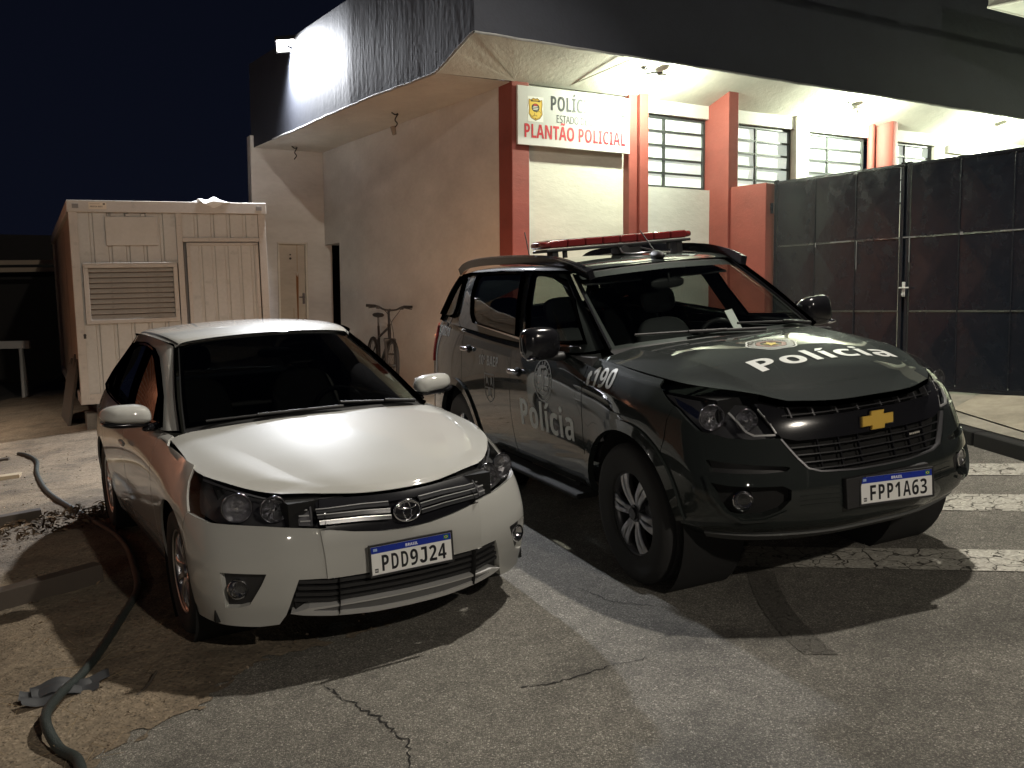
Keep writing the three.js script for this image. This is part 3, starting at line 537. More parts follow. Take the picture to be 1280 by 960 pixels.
  part('grille_top_strip', panel(W, fullWidth(outlineO(W, [F(0, .712), F(.2, .716), F(.392, .722), F(.385, .757), F(.30, .753), F(.15, .746), F(0, .744)])), { cell, off: -.004, rim: .02 }), M.trim, grille);
  for (const [y0, y1] of [[.706, .705], [.677, .684], [.650, .660]]) for (const s of [1, -1]) {
    const r = ribbon(W, [F(.075, y0 - .006), F(.2, lerp(y0, y1, .4)), F(.395, y1)], .016, .004, { sink: .012 }); part('grille_bar', s > 0 ? r : mirrorX(r), M.barBlade, grille);
    const e = ribbon(W, [F(.075, y0 + .004), F(.2, lerp(y0, y1, .4) + .009), F(.395, y1 + .008)], .0035, .007, { sink: .004 }); part('grille_bar_highlight', s > 0 ? e : mirrorX(e), M.barLight, grille);  // pale line on each bar paints in its upper highlight
  }
  { // badge: an oval ring with two crossed ovals inside
    const oval = (a, b, r, x = 0, y = 0) => tube(Array.from({ length: 24 }, (_, i) => [x + a * Math.cos(i / 12 * Math.PI), y + b * Math.sin(i / 12 * Math.PI), 0]), r, 48, 8, true);
    const b = part('badge', [oval(.064, .047, .0055), oval(.019, .041, .0042), oval(.046, .0155, .0042, 0, .023)], M.chrome, grille);
    b.position.set(0, .667, 2.287); b.rotation.x = -.18;
    part('badge_plate', move(pebble((x, y, z) => [.063 * x, .046 * y, .01 * z]), [0, 0, -.012]), M.trim, b);
  }
  // headlamps
  const lamp = outline(W, [F(.408, .644), F(.60, .661), F(.792, .668), S(1.705, .694), S(1.645, .752), S(1.583, .812), S(1.555, .862), S(1.62, .854), F(.742, .835), F(.690, .816), F(.645, .801), F(.58, .790), F(.50, .780), F(.40, .770), F(.392, .752)]);
  for (const s of [1, -1]) {
    const uv = s > 0 ? lamp : flip(lamp), h = part('headlamp', panel(W, uv, { cell, off: -.065, rim: -.062 }), M.lampInner, car);
    for (const [x, y, z, r, nm] of [[.688, .728, 1.968, .066, 'lamp_bowl'], [.548, .716, 2.070, .059, 'lamp_bowl']]) {
      const bowl = part(nm, [lathe([[.012, -.05], [r * .45, -.044], [r * .78, -.026], [r * .98, 0]], 11)].map(g => { g.computeVertexNormals(); return g; }).map(g => move(g, [0, 0, 0], [Math.PI / 2, 0, 0])), M.bowl, h);
      part('lamp_ring', finish(new THREE.TorusGeometry(r, .004, 8, 36)), M.darkChrome, bowl);
      part('lamp_bulb', [cyl(.010, .012, .05, [0, 0, -.035], [Math.PI / 2, 0, 0], 12), move(pebble((a, b, c) => [.012 * a, .012 * b, .014 * c]), [0, 0, -.008])], M.reflector, bowl);
      bowl.position.set(s * x, y, z - .012); bowl.rotation.y = s * .30;
      part('bulb_cap', move(pebble((a, b, c) => [r * .42 * a, r * .42 * b, r * .35 * c]), [0, 0, -.02]), M.lens, bowl);
    }
    const f = (g) => s > 0 ? g : mirrorX(g);
    part('lamp_trim', f(ribbon(W, [F(.425, .655), F(.418, .70), F(.408, .752)], .007, -.006, { sink: .012 })), M.barGrey, h);
    part('lamp_trim', f(ribbon(W, [F(.475, .748), F(.60, .775), F(.70, .805), S(1.66, .83)], .008, -.012, { sink: .02 })), M.barGrey, h);
    part('turn_signal', panel(W, (uv => s > 0 ? uv : flip(uv))(outline(W, [F(.424, .650), F(.478, .655), F(.470, .70), F(.466, .742), F(.420, .745)])), { cell, off: -.016, rim: 0 }), M.signal, h);
    for (const y of [.672, .695, .718]) part('turn_signal_rib', f(ribbon(W, [F(.428, y), F(.45, y), F(.468, y)], .006, -.010, { sink: .006 })), M.barLight, h);
    part('lamp_lens', panel(W, uv, { cell, off: .001, rim: 0 }), M.lens, h);
  }
  // greenhouse
  const G = N.green, gp = (pts) => outline(G, pts);
  const dlo = [S(.735, .968), S(.50, 1.115), S(.28, 1.222), S(.06, 1.318), S(-.12, 1.366), S(-.40, 1.392), S(-.75, 1.382), S(-1.0, 1.340), S(-1.2, 1.26), S(-1.36, 1.135), S(-1.40, 1.065), S(-1.30, 1.020), S(-.80, .992), S(-.20, .98), S(.40, .972)];
  const dl = gp(dlo);
  const cabin = panel(G, [[0, 0], [6, 0], [6, 3], [0, 3]], { holes: [dl], cell: [.2, .2], rim: .02, sgn: -1 });
  part('roof_pillar', cabin, M.white, car); part('roof_pillar', mirrorX(cabin), M.white, car);
  const gl = (pts) => panel(G, gp(pts), { cell: [.2, .2], off: -.008, rim: 0, sgn: -1 });
  const F1 = [S(.60, .985), S(.47, 1.11), S(.26, 1.207), S(.05, 1.298), S(-.12, 1.345), S(-.195, 1.358), S(-.195, .985)], F2 = [S(-.275, .99), S(-.275, 1.366), S(-.42, 1.374), S(-.74, 1.364), S(-.95, 1.328), S(-.97, 1.012)], F3 = [S(-1.025, 1.018), S(-1.025, 1.305), S(-1.18, 1.245), S(-1.33, 1.13), S(-1.365, 1.068), S(-1.28, 1.034)];
  const fw = gl(F1), rw = gl(F2), qw = gl(F3);
  const shrink = (pts, k) => { const c = pts.reduce((a, p) => [a[0] + p.a / pts.length, a[1] + p.b / pts.length], [0, 0]); return pts.map(p => S(lerp(p.a, c[0], k), lerp(p.b, c[1], k))); };
  const backing = panel(G, dl, { holes: [F1, F2, F3].map(f => gp(shrink(f, .015))), cell: [.2, .2], off: -.005, rim: .02, sgn: -1 });
  for (const s of [0, 1]) {
    const m = (g) => s ? mirrorX(g) : g;
    part('window_frame', m(backing), M.trim, car);
    part('front_window', m(fw), M.glassTint, car); part('rear_window', m(rw), M.glassTint, car); part('quarter_window', m(qw), M.glassTint, car);
    const vis = (pts) => panel(G, gp(pts), { cell: [.2, .2], off: .014, rim: .012, sgn: -1 });
    part('rain_visor', [m(vis([S(.42, 1.13), S(.26, 1.218), S(.05, 1.312), S(-.12, 1.36), S(-.23, 1.375), S(-.23, 1.31), S(-.10, 1.295), S(.05, 1.252), S(.25, 1.165)]))], phys('smoked visor', .02, .02, .022, .08), car);
    part('rain_visor', [m(vis([S(-.25, 1.376), S(-.42, 1.385), S(-.74, 1.375), S(-.97, 1.332), S(-.93, 1.272), S(-.72, 1.315), S(-.42, 1.327), S(-.25, 1.318)]))], phys('smoked visor', .02, .02, .022, .08), car);
    part('belt_trim', m(sweep(onNet(G, gp([S(.72, .966), S(.40, .968), S(-.20, .976), S(-.80, .987), S(-1.17, 1.008)]).slice(0, -1).slice(0, 34), -1), .012, .006)), M.chrome, car);
  }
  part('roof', panel(N.roof, [[-3, 0], [3, 0], [3, 6], [-3, 6]], { cell: [.2, .25], rim: 0, sgn: 1 }), M.white, car);
  for (const s of [0, 1]) { const g = sweep(onNet(N.roof, Array.from({ length: 24 }, (_, i) => [2.55, i / 23 * 5.8 + .1]), 1), .012, .001, .003); part('roof_ditch', s ? mirrorX(g) : g, M.seal, car); }
  part('windscreen', panel(N.wind, [[-2.93, .06], [2.93, .06], [2.93, 2.96], [-2.93, 2.96]], { cell: [.25, .25], rim: 0, sgn: 1, off: -.002 }), M.glassWind, car);
  part('windscreen_seal', panel(N.wind, [[-3, 0], [3, 0], [3, 3], [-3, 3]], { holes: [[[-2.80, .22], [2.80, .22], [2.80, 2.86], [-2.80, 2.86]]], cell: [.25, .25], rim: 0, sgn: 1, off: -.006 }), M.seal, car);
  const cowl = new Net([N.wind.r[0].map(p => [p[0], p[1] - .002, p[2] - .01]), N.hoodIn.r[0].concat([[.72, .957, .985]]).map((p, i) => [N.wind.r[0][i][0], p[1] - .02, p[2] + .02])], true);
  part('cowl', panel(cowl, [[-3, 0], [3, 0], [3, 1], [-3, 1]], { cell: [.25, .5], rim: 0 }), M.blackPlastic, car);
  { // wipers
    const wl = (a, b) => { const p = [a, b].map(([u, v]) => { const q = N.wind.at(u, v), n = N.wind.normal(u, v); return q.map((x, i) => x + n[i] * .02); }); return p; };
    for (const [a, b, c] of [[[-.2, .02], [-2.2, .07], [.5, .0]], [[2.3, .02], [.5, .13], [2.6, 0]]]) { const p = wl(a, b); const k = wl(c, [lerp(a[0], b[0], .45), lerp(a[1], b[1], .45)]); part('wiper', [bar(p[0], p[1], .008, 6), bar(k[0], k[1], .010, 6)], M.blackPlastic, car); }
  }
  // rear deck and screen (turned away from the street)
  const back = new Net([[[0, 1.448, -1.37], [.245, 1.442, -1.36], [.48, 1.422, -1.33], [.555, 1.392, -1.31]], [[0, 1.06, -1.95], [.35, 1.055, -1.93], [.6, 1.04, -1.90], [.74, 1.02, -1.84]]], true);
  part('rear_screen', panel(back, [[-3, 0], [3, 0], [3, 1], [-3, 1]], { cell: [.5, .25], rim: 0 }), M.glassTint, car);
  const deck = new Net([[[0, 1.06, -1.95], [.35, 1.055, -1.93], [.6, 1.04, -1.90], [.735, 1.025, -1.84]], [[0, 1.07, -2.05], [.35, 1.065, -2.02], [.55, 1.05, -1.98], [.66, 1.04, -1.9]], [[0, 1.05, -2.2], [.33, 1.045, -2.18], [.5, 1.04, -2.1], [.62, 1.04, -2.05]]], true);
  part('boot_lid', panel(deck, [[-3, 0], [3, 0], [3, 2], [-3, 2]], { cell: [.5, .5], rim: 0 }), M.white, car);
  // mirrors
  for (const s of [1, -1]) {
    const m = part('wing_mirror', pebble((a, b, c) => [s * .132 * sq(a, .62), (b > 0 ? .070 : .036) * sq(b, .8) * (1 + .16 * -a) + .008 * a, .082 * sq(c, .75) * (1 - .22 * a) - .05 * Math.max(0, a) ** 2]), M.white, car);
    m.position.set(s * .945, 1.035, .62); m.rotation.set(0, 0, s * .05);
    part('mirror_base', [pebble((a, b, c) => [s * (.128 * sq(a, .6)), -.040 + .022 * b + .006 * a, .074 * sq(c, .8) - .012]), pebble((a, b, c) => [s * (-.155 + .075 * a), -.062 + .024 * b - .012 * a, .045 * c])], M.trim, m);
    part('mirror_glass', move(box(.19, .10, .004), [s * .0, 0, -.085], [0, 0, 0]), M.chrome, m);
  }
  // wheels
  for (const [z, f] of [[1.35, 1], [-1.35, 0]]) for (const s of [1, -1]) {
    const w = part('wheel', [barrelGeo(.212, .20)], M.alloy, car); w.position.set(s * .762, .316, z); w.rotation.y = (s < 0 ? Math.PI : 0) + (f ? .0 : 0);
    const sp = []; for (let i = 0; i < 10; i++) sp.push(spokeGeo(.208, .06, i / 10 * 2 * Math.PI + .2, .05, .038, .0, .03));
    part('spokes', [...sp, cyl(.034, .040, .03, [.062, 0, 0], [0, 0, -Math.PI / 2], 20)], M.alloy, w);
    part('tyre', tyreGeo(.316, .205, .212), M.rubber, w);
    part('brake_disc', cyl(.14, .14, .02, [-.02, 0, 0], [0, 0, Math.PI / 2], 28), M.darkChrome, w);
    const lin = [lathe([[.385, -.34], [.385, .02]], 40)].map(g => move(g, [s * .84, .33, z], [0, 0, s > 0 ? -Math.PI / 2 : Math.PI / 2]));
    part('wheel_liner', [...lin, cyl(.385, .385, .01, [s * .52, .33, z], [0, 0, Math.PI / 2], 32)].map(g => g), M.cavity, car);
  }
  // floor, bulkheads, interior; dark boxes added to stop light leaking through
  part('underbody_blockers', [box(1.62, .06, 4.0, [0, .23, -.1]), box(1.55, .66, .05, [0, .58, .98]), box(1.02, .5, 1.2, [0, .5, 1.55]), box(1.3, .5, .05, [0, .55, 1.75]), box(1.5, .6, .06, [0, .62, -1.6]), box(1.45, .12, 1.0, [0, .72, 1.25])], M.cavity, car);
  part('dashboard', [pebble((a, b, c) => [.70 * sq(a, .4), .84 + .11 * sq(b, .6), .86 + .24 * sq(c, .6)]), pebble((a, b, c) => [.38 + .19 * sq(a, .6), .95 + .04 * sq(b, .7), .72 + .09 * c])], M.dash, car);
  steeringWheel(car, [.38, .88, .42], -.4);
  for (const [x, z] of [[-.38, -.05], [.38, -.05]]) seat(car, x, z, M.beige, 1.1, .30);
  part('rear_bench', [box(1.25, .18, .5, [0, .45, -.95], [0, 0, 0], .05), box(1.25, .62, .16, [0, .78, -1.28], [.3, 0, 0], .05)], M.beige, car);
  part('door_lining', [box(.03, .62, 2.2, [.795, .62, -.1]), box(.03, .62, 2.2, [-.795, .62, -.1])], M.dash, car);
  part('rear_view_mirror', [move(pebble((a, b, c) => [.11 * sq(a, .7), .032 * sq(b, .7), .02 * c]), [0, 1.31, .32], [.2, 0, 0]), bar([0, 1.31, .33], [0, 1.38, .28], .008)], M.blackPlastic, car);
  plateOf(car, 'PDD9J24', [-.003, .470, 2.318], [-.03, 0, 0]);
  // roof lining keeps the cabin dark
  part('headliner', panel(N.roof, [[-2.6, .3], [2.6, .3], [2.6, 5.6], [-2.6, 5.6]], { cell: [.5, .5], rim: 0, off: -.02 }), M.beige, car);
  return car;
}
// ------------------------------------------------------------------ the dark police wagon
function buildSuv() {
  const car = thing('police_car', 'dark graphite police wagon with a light bar on its roof and Polícia lettering', 'police car');
  car.position.set(...POSE.suv.p); car.quaternion.copy(POSE.suv.q);
  const N = SUV, W = N.wrap, cell = [.12, .2], pan = (uv, o = {}) => panel(W, uv, { cell, ...o });
  const R = .462, AF = [1.49, .395], AR = [-1.355, .395], TOP = 6;
  const uOf = (z, v = TOP) => { let best = [9]; for (let u = 2; u <= 14; u += .02) { const d = Math.abs(W.at(u, v)[2] - z); if (d < best[0]) best = [d, u]; } return best[1]; };
  const edge = (u0, u1, v = TOP, n = 12) => Array.from({ length: n + 1 }, (_, i) => U(lerp(u0, u1, i / n), v));
  // bumper with two scoops a side
  const lampLow = [S(1.868, 1.012), F(.790, .908), F(.70, .872), F(.614, .862), F(.497, .860)], uFrame = [F(.478, .826), F(.44, .765), F(.40, .712), F(.34, .692), F(.15, .678), F(0, .676)];
  const half = outlineO(W, [U(0, .15), U(.5, .15), U(1, .15), U(1.6, .15), U(2, .15), U(2.6, .12), U(3, .1), S(1.935, .39), ...arc(...AF, R, 0, 44, 8), S(1.86, .86), S(1.855, .95), ...lampLow, ...uFrame]);
  const sc1 = outline(W, [F(.792, .772), F(.70, .755), F(.60, .742), F(.50, .730), F(.48, .722), F(.50, .708), F(.60, .705), F(.70, .708), F(.79, .715)]);
  const sc2 = outline(W, [F(.795, .665), F(.74, .652), F(.64, .645), F(.53, .642), F(.495, .62), F(.50, .575), F(.55, .525), F(.62, .498), F(.69, .492), F(.75, .515), F(.785, .57)]);
  const bumper = part('front_bumper', pan(fullWidth(half), { holes: [sc1, flip(sc1), sc2, flip(sc2)], rim: .05 }), M.graphite, car);
  for (const s of [1, -1]) {
    const f = (uv) => s > 0 ? uv : flip(uv);
    part('bumper_scoop', panel(W, f(sc1), { cell, off: -.045, rim: 0 }), M.blackPlastic, bumper); part('bumper_scoop', panel(W, f(sc2), { cell, off: -.05, rim: 0 }), M.cavity, bumper);
    const [u, v] = toUV(W, F(.700, .575)), p = W.at(s * u, v), n = W.normal(s * u, v);
    const fl = part('fog_lamp', [lathe([[.052, -.03], [.054, 0], [.046, .004]], 24), lathe([[.001, -.032], [.025, -.026], [.044, -.004]], 24)].map(g => move(g, [0, 0, 0], [Math.PI / 2, 0, 0])), M.reflector, bumper);
    fl.position.set(p[0] - n[0] * .03, p[1], p[2] - n[2] * .03); fl.rotation.y = Math.atan2(n[0], n[2]) * .6;
    part('fog_lens', move(pebble((a, b, c) => [.048 * a, .048 * b, .014 * c]), [0, 0, .003]), M.lens, fl);
    const fin = ribbon(W, [F(.30, .655), F(.42, .652), F(.5, .655)], .006, .004); part('bumper_crease', [.655, .610, .588, .566, .540].map(y => ribbon(W, [F(.20, y - .01), F(.34, y), F(.46, y + .004)], .006, .005, { taper: t => Math.min(1, 6 * (1 - t) + .1) })).slice(1, 2).map(g => s > 0 ? g : mirrorX(g)), M.graphite, bumper);
    for (const y of [.582, .560, .538]) part('bumper_crease', (g => s > 0 ? g : mirrorX(g))(ribbon(W, [F(.20, y - .01), F(.34, y), F(.46, y + .004)], .006, .005, { taper: t => Math.min(1, 6 * (1 - t) + .1) })), M.graphite, bumper);
    part('scoop_edge', (g => s > 0 ? g : mirrorX(g))(sweep(onNet(W, outline(W, [F(.808, .70), F(.80, .60), F(.765, .525), F(.70, .478), F(.61, .484), F(.52, .52)], false)), .014, .010, .01)), M.graphite, bumper);
  }
  part('bumper_lip', panel(W, fullWidth(outlineO(W, [U(0, .02), U(1, .02), U(2, .02), U(2.9, .05), U(3, .5), U(2, .42), U(1, .36), U(0, .34)])), { cell, off: .010, rim: .03 }), std('scuffed grey plastic', .07, .072, .07, .7), bumper);
  // grille
  const gHalf = outlineO(W, [...uFrame.slice().reverse(), F(.497, .860), F(.525, .93), F(.548, 1.024), U(1.9, 5.5), U(1, 5.5), U(0, 5.5)]);
  const grille = part('grille', panel(W, fullWidth(gHalf), { cell, off: -.05, rim: 0 }), M.cavity, car);
  part('grille_band', panel(W, fullWidth(outlineO(W, [F(0, .838), F(.2, .838), F(.42, .842), F(.49, .862), F(.53, .95), F(.42, .948), F(.2, .946), F(0, .946)])), { cell, off: -.006, rim: .04 }), M.trim, grille);
  part('grille_corner', both(panel(W, outline(W, [F(.44, .948), F(.53, .95), F(.548, 1.022), F(.43, 1.024)]), { cell, off: -.006, rim: .04 })), M.trim, grille);
  for (const y of [1.036, .998, .960]) part('grille_bar', [ribbon(W, [F(0, y), F(.2, y), F(.46, y)], .006, -.002, { sink: .03 }), mirrorX(ribbon(W, [F(0, y), F(.2, y), F(.46, y)], .006, -.002, { sink: .03 }))], M.barDark, grille);
  for (const x of [.07, .19, .31, .42]) for (const s of [1, -1]) part('grille_rib', (g => s > 0 ? g : mirrorX(g))(ribbon(W, [F(x, .948), F(x, .98), F(x, 1.022)], .008, .000, { sink: .03 })), M.barGrey, grille);
  for (const [y, w] of [[.808, .455], [.772, .43], [.736, .405], [.704, .38]]) part('grille_bar', [ribbon(W, [F(0, y), F(.2, y), F(w, y + .004)], .006, -.012, { sink: .03 }), mirrorX(ribbon(W, [F(0, y), F(.2, y), F(w, y + .004)], .006, -.012, { sink: .03 }))], M.barDark, grille);
  for (const x of [.10, .21, .32]) for (const s of [1, -1]) part('grille_rib', (g => s > 0 ? g : mirrorX(g))(ribbon(W, [F(x, .695), F(x, .77), F(x, .84)], .007, -.016, { sink: .03 })), M.trim, grille);
  { const l = outline(W, [F(.495, .856), ...uFrame], false).map(([u, v], i, a) => i === a.length - 1 ? [0, v] : [u, v]), f = [...l, ...l.slice(0, -1).reverse().map(([u, v]) => [-u, v])]; part('grille_chrome', sweep(onNet(W, f), .008, .006, .02), M.barGrey, grille); }
  { // gold cross badge
    const pts = [[-.095, -.022], [-.036, -.022], [-.044, -.042], [.028, -.042], [.036, -.022], [.086, -.022], [.095, .022], [.036, .022], [.044, .042], [-.028, .042], [-.036, .022], [-.086, .022]];
    const b = part('badge', extrude(pts, .010, .003), M.gold, grille); b.position.set(.013, .888, 2.364); b.rotation.x = -.2;
    part('badge_rim', move(extrude(pts.map(([x, y]) => [x * 1.12, y * 1.22]), .006, .002), [0, 0, -.008]), M.darkChrome, b);
  }
  const led = part('strobe_light', [0, 1, 2, 3, 4, 5].map(i => box(.009, .009, .008, [.225 + i * .013, .785, 2.352 - i * .002])), M.reflector, grille);
  // headlamps
  const lamp = outline(W, [F(.500, .866), F(.614, .868), F(.70, .878), F(.788, .914), S(1.872, 1.016), S(1.80, 1.05), S(1.715, 1.090), U(4.0, 5.32), U(3.7, 5.45), U(3.4, 5.55), U(3, 5.60), U(2.6, 5.58), U(2.2, 5.5), F(.556, 1.045), F(.553, 1.022)]);
  for (const s of [1, -1]) {
    const f = (g) => s > 0 ? g : mirrorX(g), uv = s > 0 ? lamp : flip(lamp), h = part('headlamp', panel(W, uv, { cell, off: -.07, rim: -.068 }), M.lampInner, car);
    for (const [x, y, z, r] of [[.715, .962, 2.075, .062], [.592, .945, 2.185, .052]]) {
      const bowl = part('lamp_bowl', [lathe([[.012, -.05], [r * .45, -.044], [r * .78, -.026], [r * .98, 0]], 10)].map(g => { g.computeVertexNormals(); return g; }).map(g => move(g, [0, 0, 0], [Math.PI / 2, 0, 0])), M.bowl, h);
      part('lamp_ring', finish(new THREE.TorusGeometry(r, .003, 8, 36)), M.darkChrome, bowl);
      part('lamp_bulb', [cyl(.010, .012, .05, [0, 0, -.035], [Math.PI / 2, 0, 0], 12), move(pebble((a, b, c) => [.014 * a, .014 * b, .014 * c]), [0, 0, -.008])], M.reflector, bowl);
      bowl.position.set(s * x, y, z - .02); bowl.rotation.y = s * .3;
      part('bulb_cap', move(pebble((a, b, c) => [r * .5 * a, r * .5 * b, r * .4 * c]), [0, 0, -.02]), M.lens, bowl);
    }
    part('lamp_divider', f(ribbon(W, [F(.512, .878), F(.60, .880), F(.628, .900), F(.660, .99)], .009, -.008, { sink: .02 })), M.barLight, h);
    part('lamp_divider', f(ribbon(W, [F(.545, 1.0), F(.520, .93), F(.507, .885)], .006, -.006, { sink: .02 })), M.barLight, h);
    part('turn_signal', f(panel(W, outline(W, [S(1.868, 1.025), S(1.815, 1.062), F(.765, 1.025), F(.745, .985), F(.775, .965)]), { cell, off: -.03, rim: 0 })), M.reflector, h);
    part('lamp_lens', panel(W, uv, { cell, off: .001, rim: 0 }), M.lens, h);
  }
  // sides
  const side = (name, pts, o = {}) => { const g = pan(outline(W, pts), o); return [part(name, g, o.mat ?? M.graphite, car), part(name, mirrorX(g), o.mat ?? M.graphite, car)]; };
  side('fender', [S(1.852, .86), ...arc(...AF, R, 44, 182, 26), S(1.025, .40), S(1.015, .62), S(1.005, .90), S(1.0, 1.06), ...edge(uOf(1.0), uOf(1.69)), S(1.71, 1.10), S(1.795, 1.045), S(1.866, 1.01), S(1.85, .95)]);
  const dF = side('front_door', [S(1.005, .47), S(-.150, .47), S(-.162, .8), S(-.125, 1.10), ...edge(uOf(-.115), uOf(.992)), S(.992, 1.06), S(.997, .90), S(1.006, .62)]);
  const dR = side('rear_door', [S(-.158, .47), S(-.90, .47), S(-.915, .55), S(-.955, .66), S(-1.03, .76), S(-1.12, .83), S(-1.19, .92), S(-1.20, 1.15), ...edge(uOf(-1.19), uOf(-.123)), S(-.133, 1.10), S(-.170, .8)]);
  side('rocker_panel', [S(1.03, .405), S(-.885, .405), S(-.885, .463), S(1.01, .463)], { off: -.012, mat: M.blackPlastic });
  side('rear_quarter', [S(-.908, .47), S(-.893, .40), ...arc(...AR, R, 0, 180, 26), S(-1.84, .42), U(13, .3), U(14.5, .2), U(16, .2), U(16, 3), U(16, 6), U(15, 6), ...edge(14, uOf(-1.20)), S(-1.21, 1.15), S(-1.198, .92), S(-1.128, .836), S(-1.038, .768), S(-.963, .668), S(-.923, .55)]);
  for (const [c, a0, a1] of [[AF, 8, 176], [AR, 8, 172]]) for (const s of [0, 1]) { // flared lips of the wheel arches
    const l = []; for (let i = 0; i <= 30; i++) { const a = lerp(a0, a1, i / 30) * Math.PI / 180; l.push(toUV(W, S(c[0] + (R + .026) * Math.cos(a), c[1] + (R + .026) * Math.sin(a)))); }
    const g = sweep(onNet(W, l), .056, .016, .02); part('wheel_arch', s ? mirrorX(g) : g, M.graphite, car);
  }
  for (const [d, z, y] of [[dF, -.015, 1.062], [dR, -1.06, 1.165]]) for (const k of [0, 1]) {
    const [u, v] = toUV(W, S(z, y)), p = W.at(u, v), s = k ? -1 : 1;
    part('door_handle', [move(pebble((a, b, c) => [.016 * b, .019 * sq(a, .7), .10 * sq(c, .8)]), [s * (p[0] + .034), y, z])], M.darkChrome, d[k]);
    part('handle_bowl', move(pebble((a, b, c) => [.012 * b, .032 * a, .055 * c]), [s * (p[0] + .002), y - .004, z + .03]), M.cavity, d[k]);
  }
  { const g = panel(W, outline(W, [S(-2.07, 1.0), S(-2.05, 1.24), S(-2.10, 1.30), U(14.2, 5.4), U(14.2, 3.6)]), { cell, off: .012, rim: .015 }); part('tail_lamp', g, M.redLens, car); part('tail_lamp', mirrorX(g), M.redLens, car); }
  // bonnet
  const hIn = (v0, v1, k = 2) => { const o = []; for (let i = 0; i <= 24; i++) o.push([lerp(-k, k, i / 24), v1]); for (let i = 0; i <= 24; i++) o.push([lerp(k, -k, i / 24), v0]); return o; };
  const hOut = panel(N.hoodOut, [[0, .04], [2, .04], [2, 6], [0, 6]], { cell: [.25, .25], rim: 0, sgn: -1 });
  const hood = part('hood', [panel(N.hoodIn, hIn(.04, 6), { cell: [.2, .25], rim: 0, sgn: -1 }), hOut, mirrorX(hOut)], M.graphite, car);
  const front = (k, i) => { const g = panel(k, i === 0 ? hIn(5.96, 6) : [[0, 5.96], [2, 5.96], [2, 6], [0, 6]], { cell: [.2, .25], rim: .03, off: -.003, sgn: -1 }); return g; };
  part('hood_edge', [front(N.hoodIn, 0), ...both(front(N.hoodOut, 1))], M.graphite, hood);
  { // lettering and shield on the bonnet, cut from reflective film
    const H = N.hoodIn, at = (X, Z) => { const s = X < 0 ? -1 : 1, q = H.find([0, 2], [Math.abs(X), Z], [Math.abs(X) / .28, 2.5]); return [q[0] * s, q[1]]; };
    part('lettering', filmLetters(H, 'Polícia', .108, 1.38, (x, y) => at(.078 + x, 1.985 - y), { sgn: -1 }), M.film, hood);
    const cx = -.035, cz = 1.625, sh = (k) => Array.from({ length: 48 }, (_, i) => { const a = i / 24 * Math.PI, r = 1 + .05 * Math.cos(6 * a); return [cx + k * .150 * r * Math.cos(a), cz + k * .125 * r * Math.sin(a)]; });
    const P = (x, z) => at(x, z);
    part('emblem', filmShape(H, sh(1), P, { sgn: -1, off: .0012, holes: [sh(.93)] }), M.film, hood);
    part('emblem', filmShape(H, sh(.88), P, { sgn: -1, off: .0012, holes: [sh(.62)] }), M.filmGrey, hood);
    part('emblem_centre', filmShape(H, sh(.58), P, { sgn: -1, off: .0014, holes: [sh(.42)] }), std('dull red film', .20, .10, .08, .5), hood);
    part('emblem_star', filmShape(H, Array.from({ length: 10 }, (_, i) => { const a = i / 5 * Math.PI, r = i % 2 ? .022 : .048; return [cx + r * Math.sin(a), cz - r * Math.cos(a)]; }), P, { sgn: -1, off: .0016 }), std('yellow film', .55, .42, .08, .5), hood);
    part('emblem_lettering', [...'POLICIAMILITAR'].map((ch, i, a) => { const t = lerp(-1.15, 1.15, i / (a.length - 1)), g = letters(ch, .019, 1.1).glyphs; return g.map(({ outer, holes }) => panel(H, outer.map(([x, y]) => at(cx + Math.sin(t) * (.106 + y) + x * Math.cos(t), cz - Math.cos(t) * (.086 + y) + x * Math.sin(t))), { holes: holes.map(h => h.map(([x, y]) => at(cx + Math.sin(t) * (.106 + y) + x * Math.cos(t), cz - Math.cos(t) * (.086 + y) + x * Math.sin(t)))), off: .002, rim: 0, sgn: -1, cell: [.1, .1] })); }), M.trim, hood);
  }
  // lettering on both sides (mirror-image places, readable text)
  for (const s of [-1, 1]) {
    const at = (z, y) => { const q = toUV(W, S(z, y)); return [q[0] * s, q[1]]; }, dir = s < 0 ? 1 : -1, door = s < 0 ? 1 : 0;
    const txt = (name, t, size, sx, z, y, m, parent, f) => part(name, filmLetters(W, t, size, sx, (a, b) => at(z + dir * a, y + b), { f }), m, parent);
    txt('lettering', 'Polícia', .130, 1.12, .455, .705, M.filmSide, dF[door]);
    txt('lettering', '190', .074, 1.05, 1.215, 1.058, M.filmSide, car);
    part('phone_symbol', filmShape(W, [[-.030, .04], [-.012, .04], [-.004, .018], [-.014, .008], [-.014, -.008], [-.004, -.018], [-.012, -.04], [-.030, -.04], [-.042, -.02], [-.042, .02]].map(([a, b]) => [1.085 + dir * a, 1.097 + b]), at), M.filmSide, car);
    txt('lettering', '10º BAEP', .052, 1.0, -.575, 1.062, M.filmGrey, dR[door]);
    txt('lettering', 'E-10218', .056, 1.0, -1.78, 1.232, M.filmGrey, car);
    const oval = (k, kz = k) => Array.from({ length: 36 }, (_, i) => { const a = i / 18 * Math.PI; return [.435 + .142 * kz * Math.cos(a), 1.035 + .134 * k * Math.sin(a)]; });
    part('emblem', filmShape(W, oval(1), at, { holes: [oval(.93)] }), M.filmGrey, dF[door]);
    part('emblem', filmShape(W, oval(.74), at, { holes: [oval(.68)] }), M.filmGrey, dF[door]);
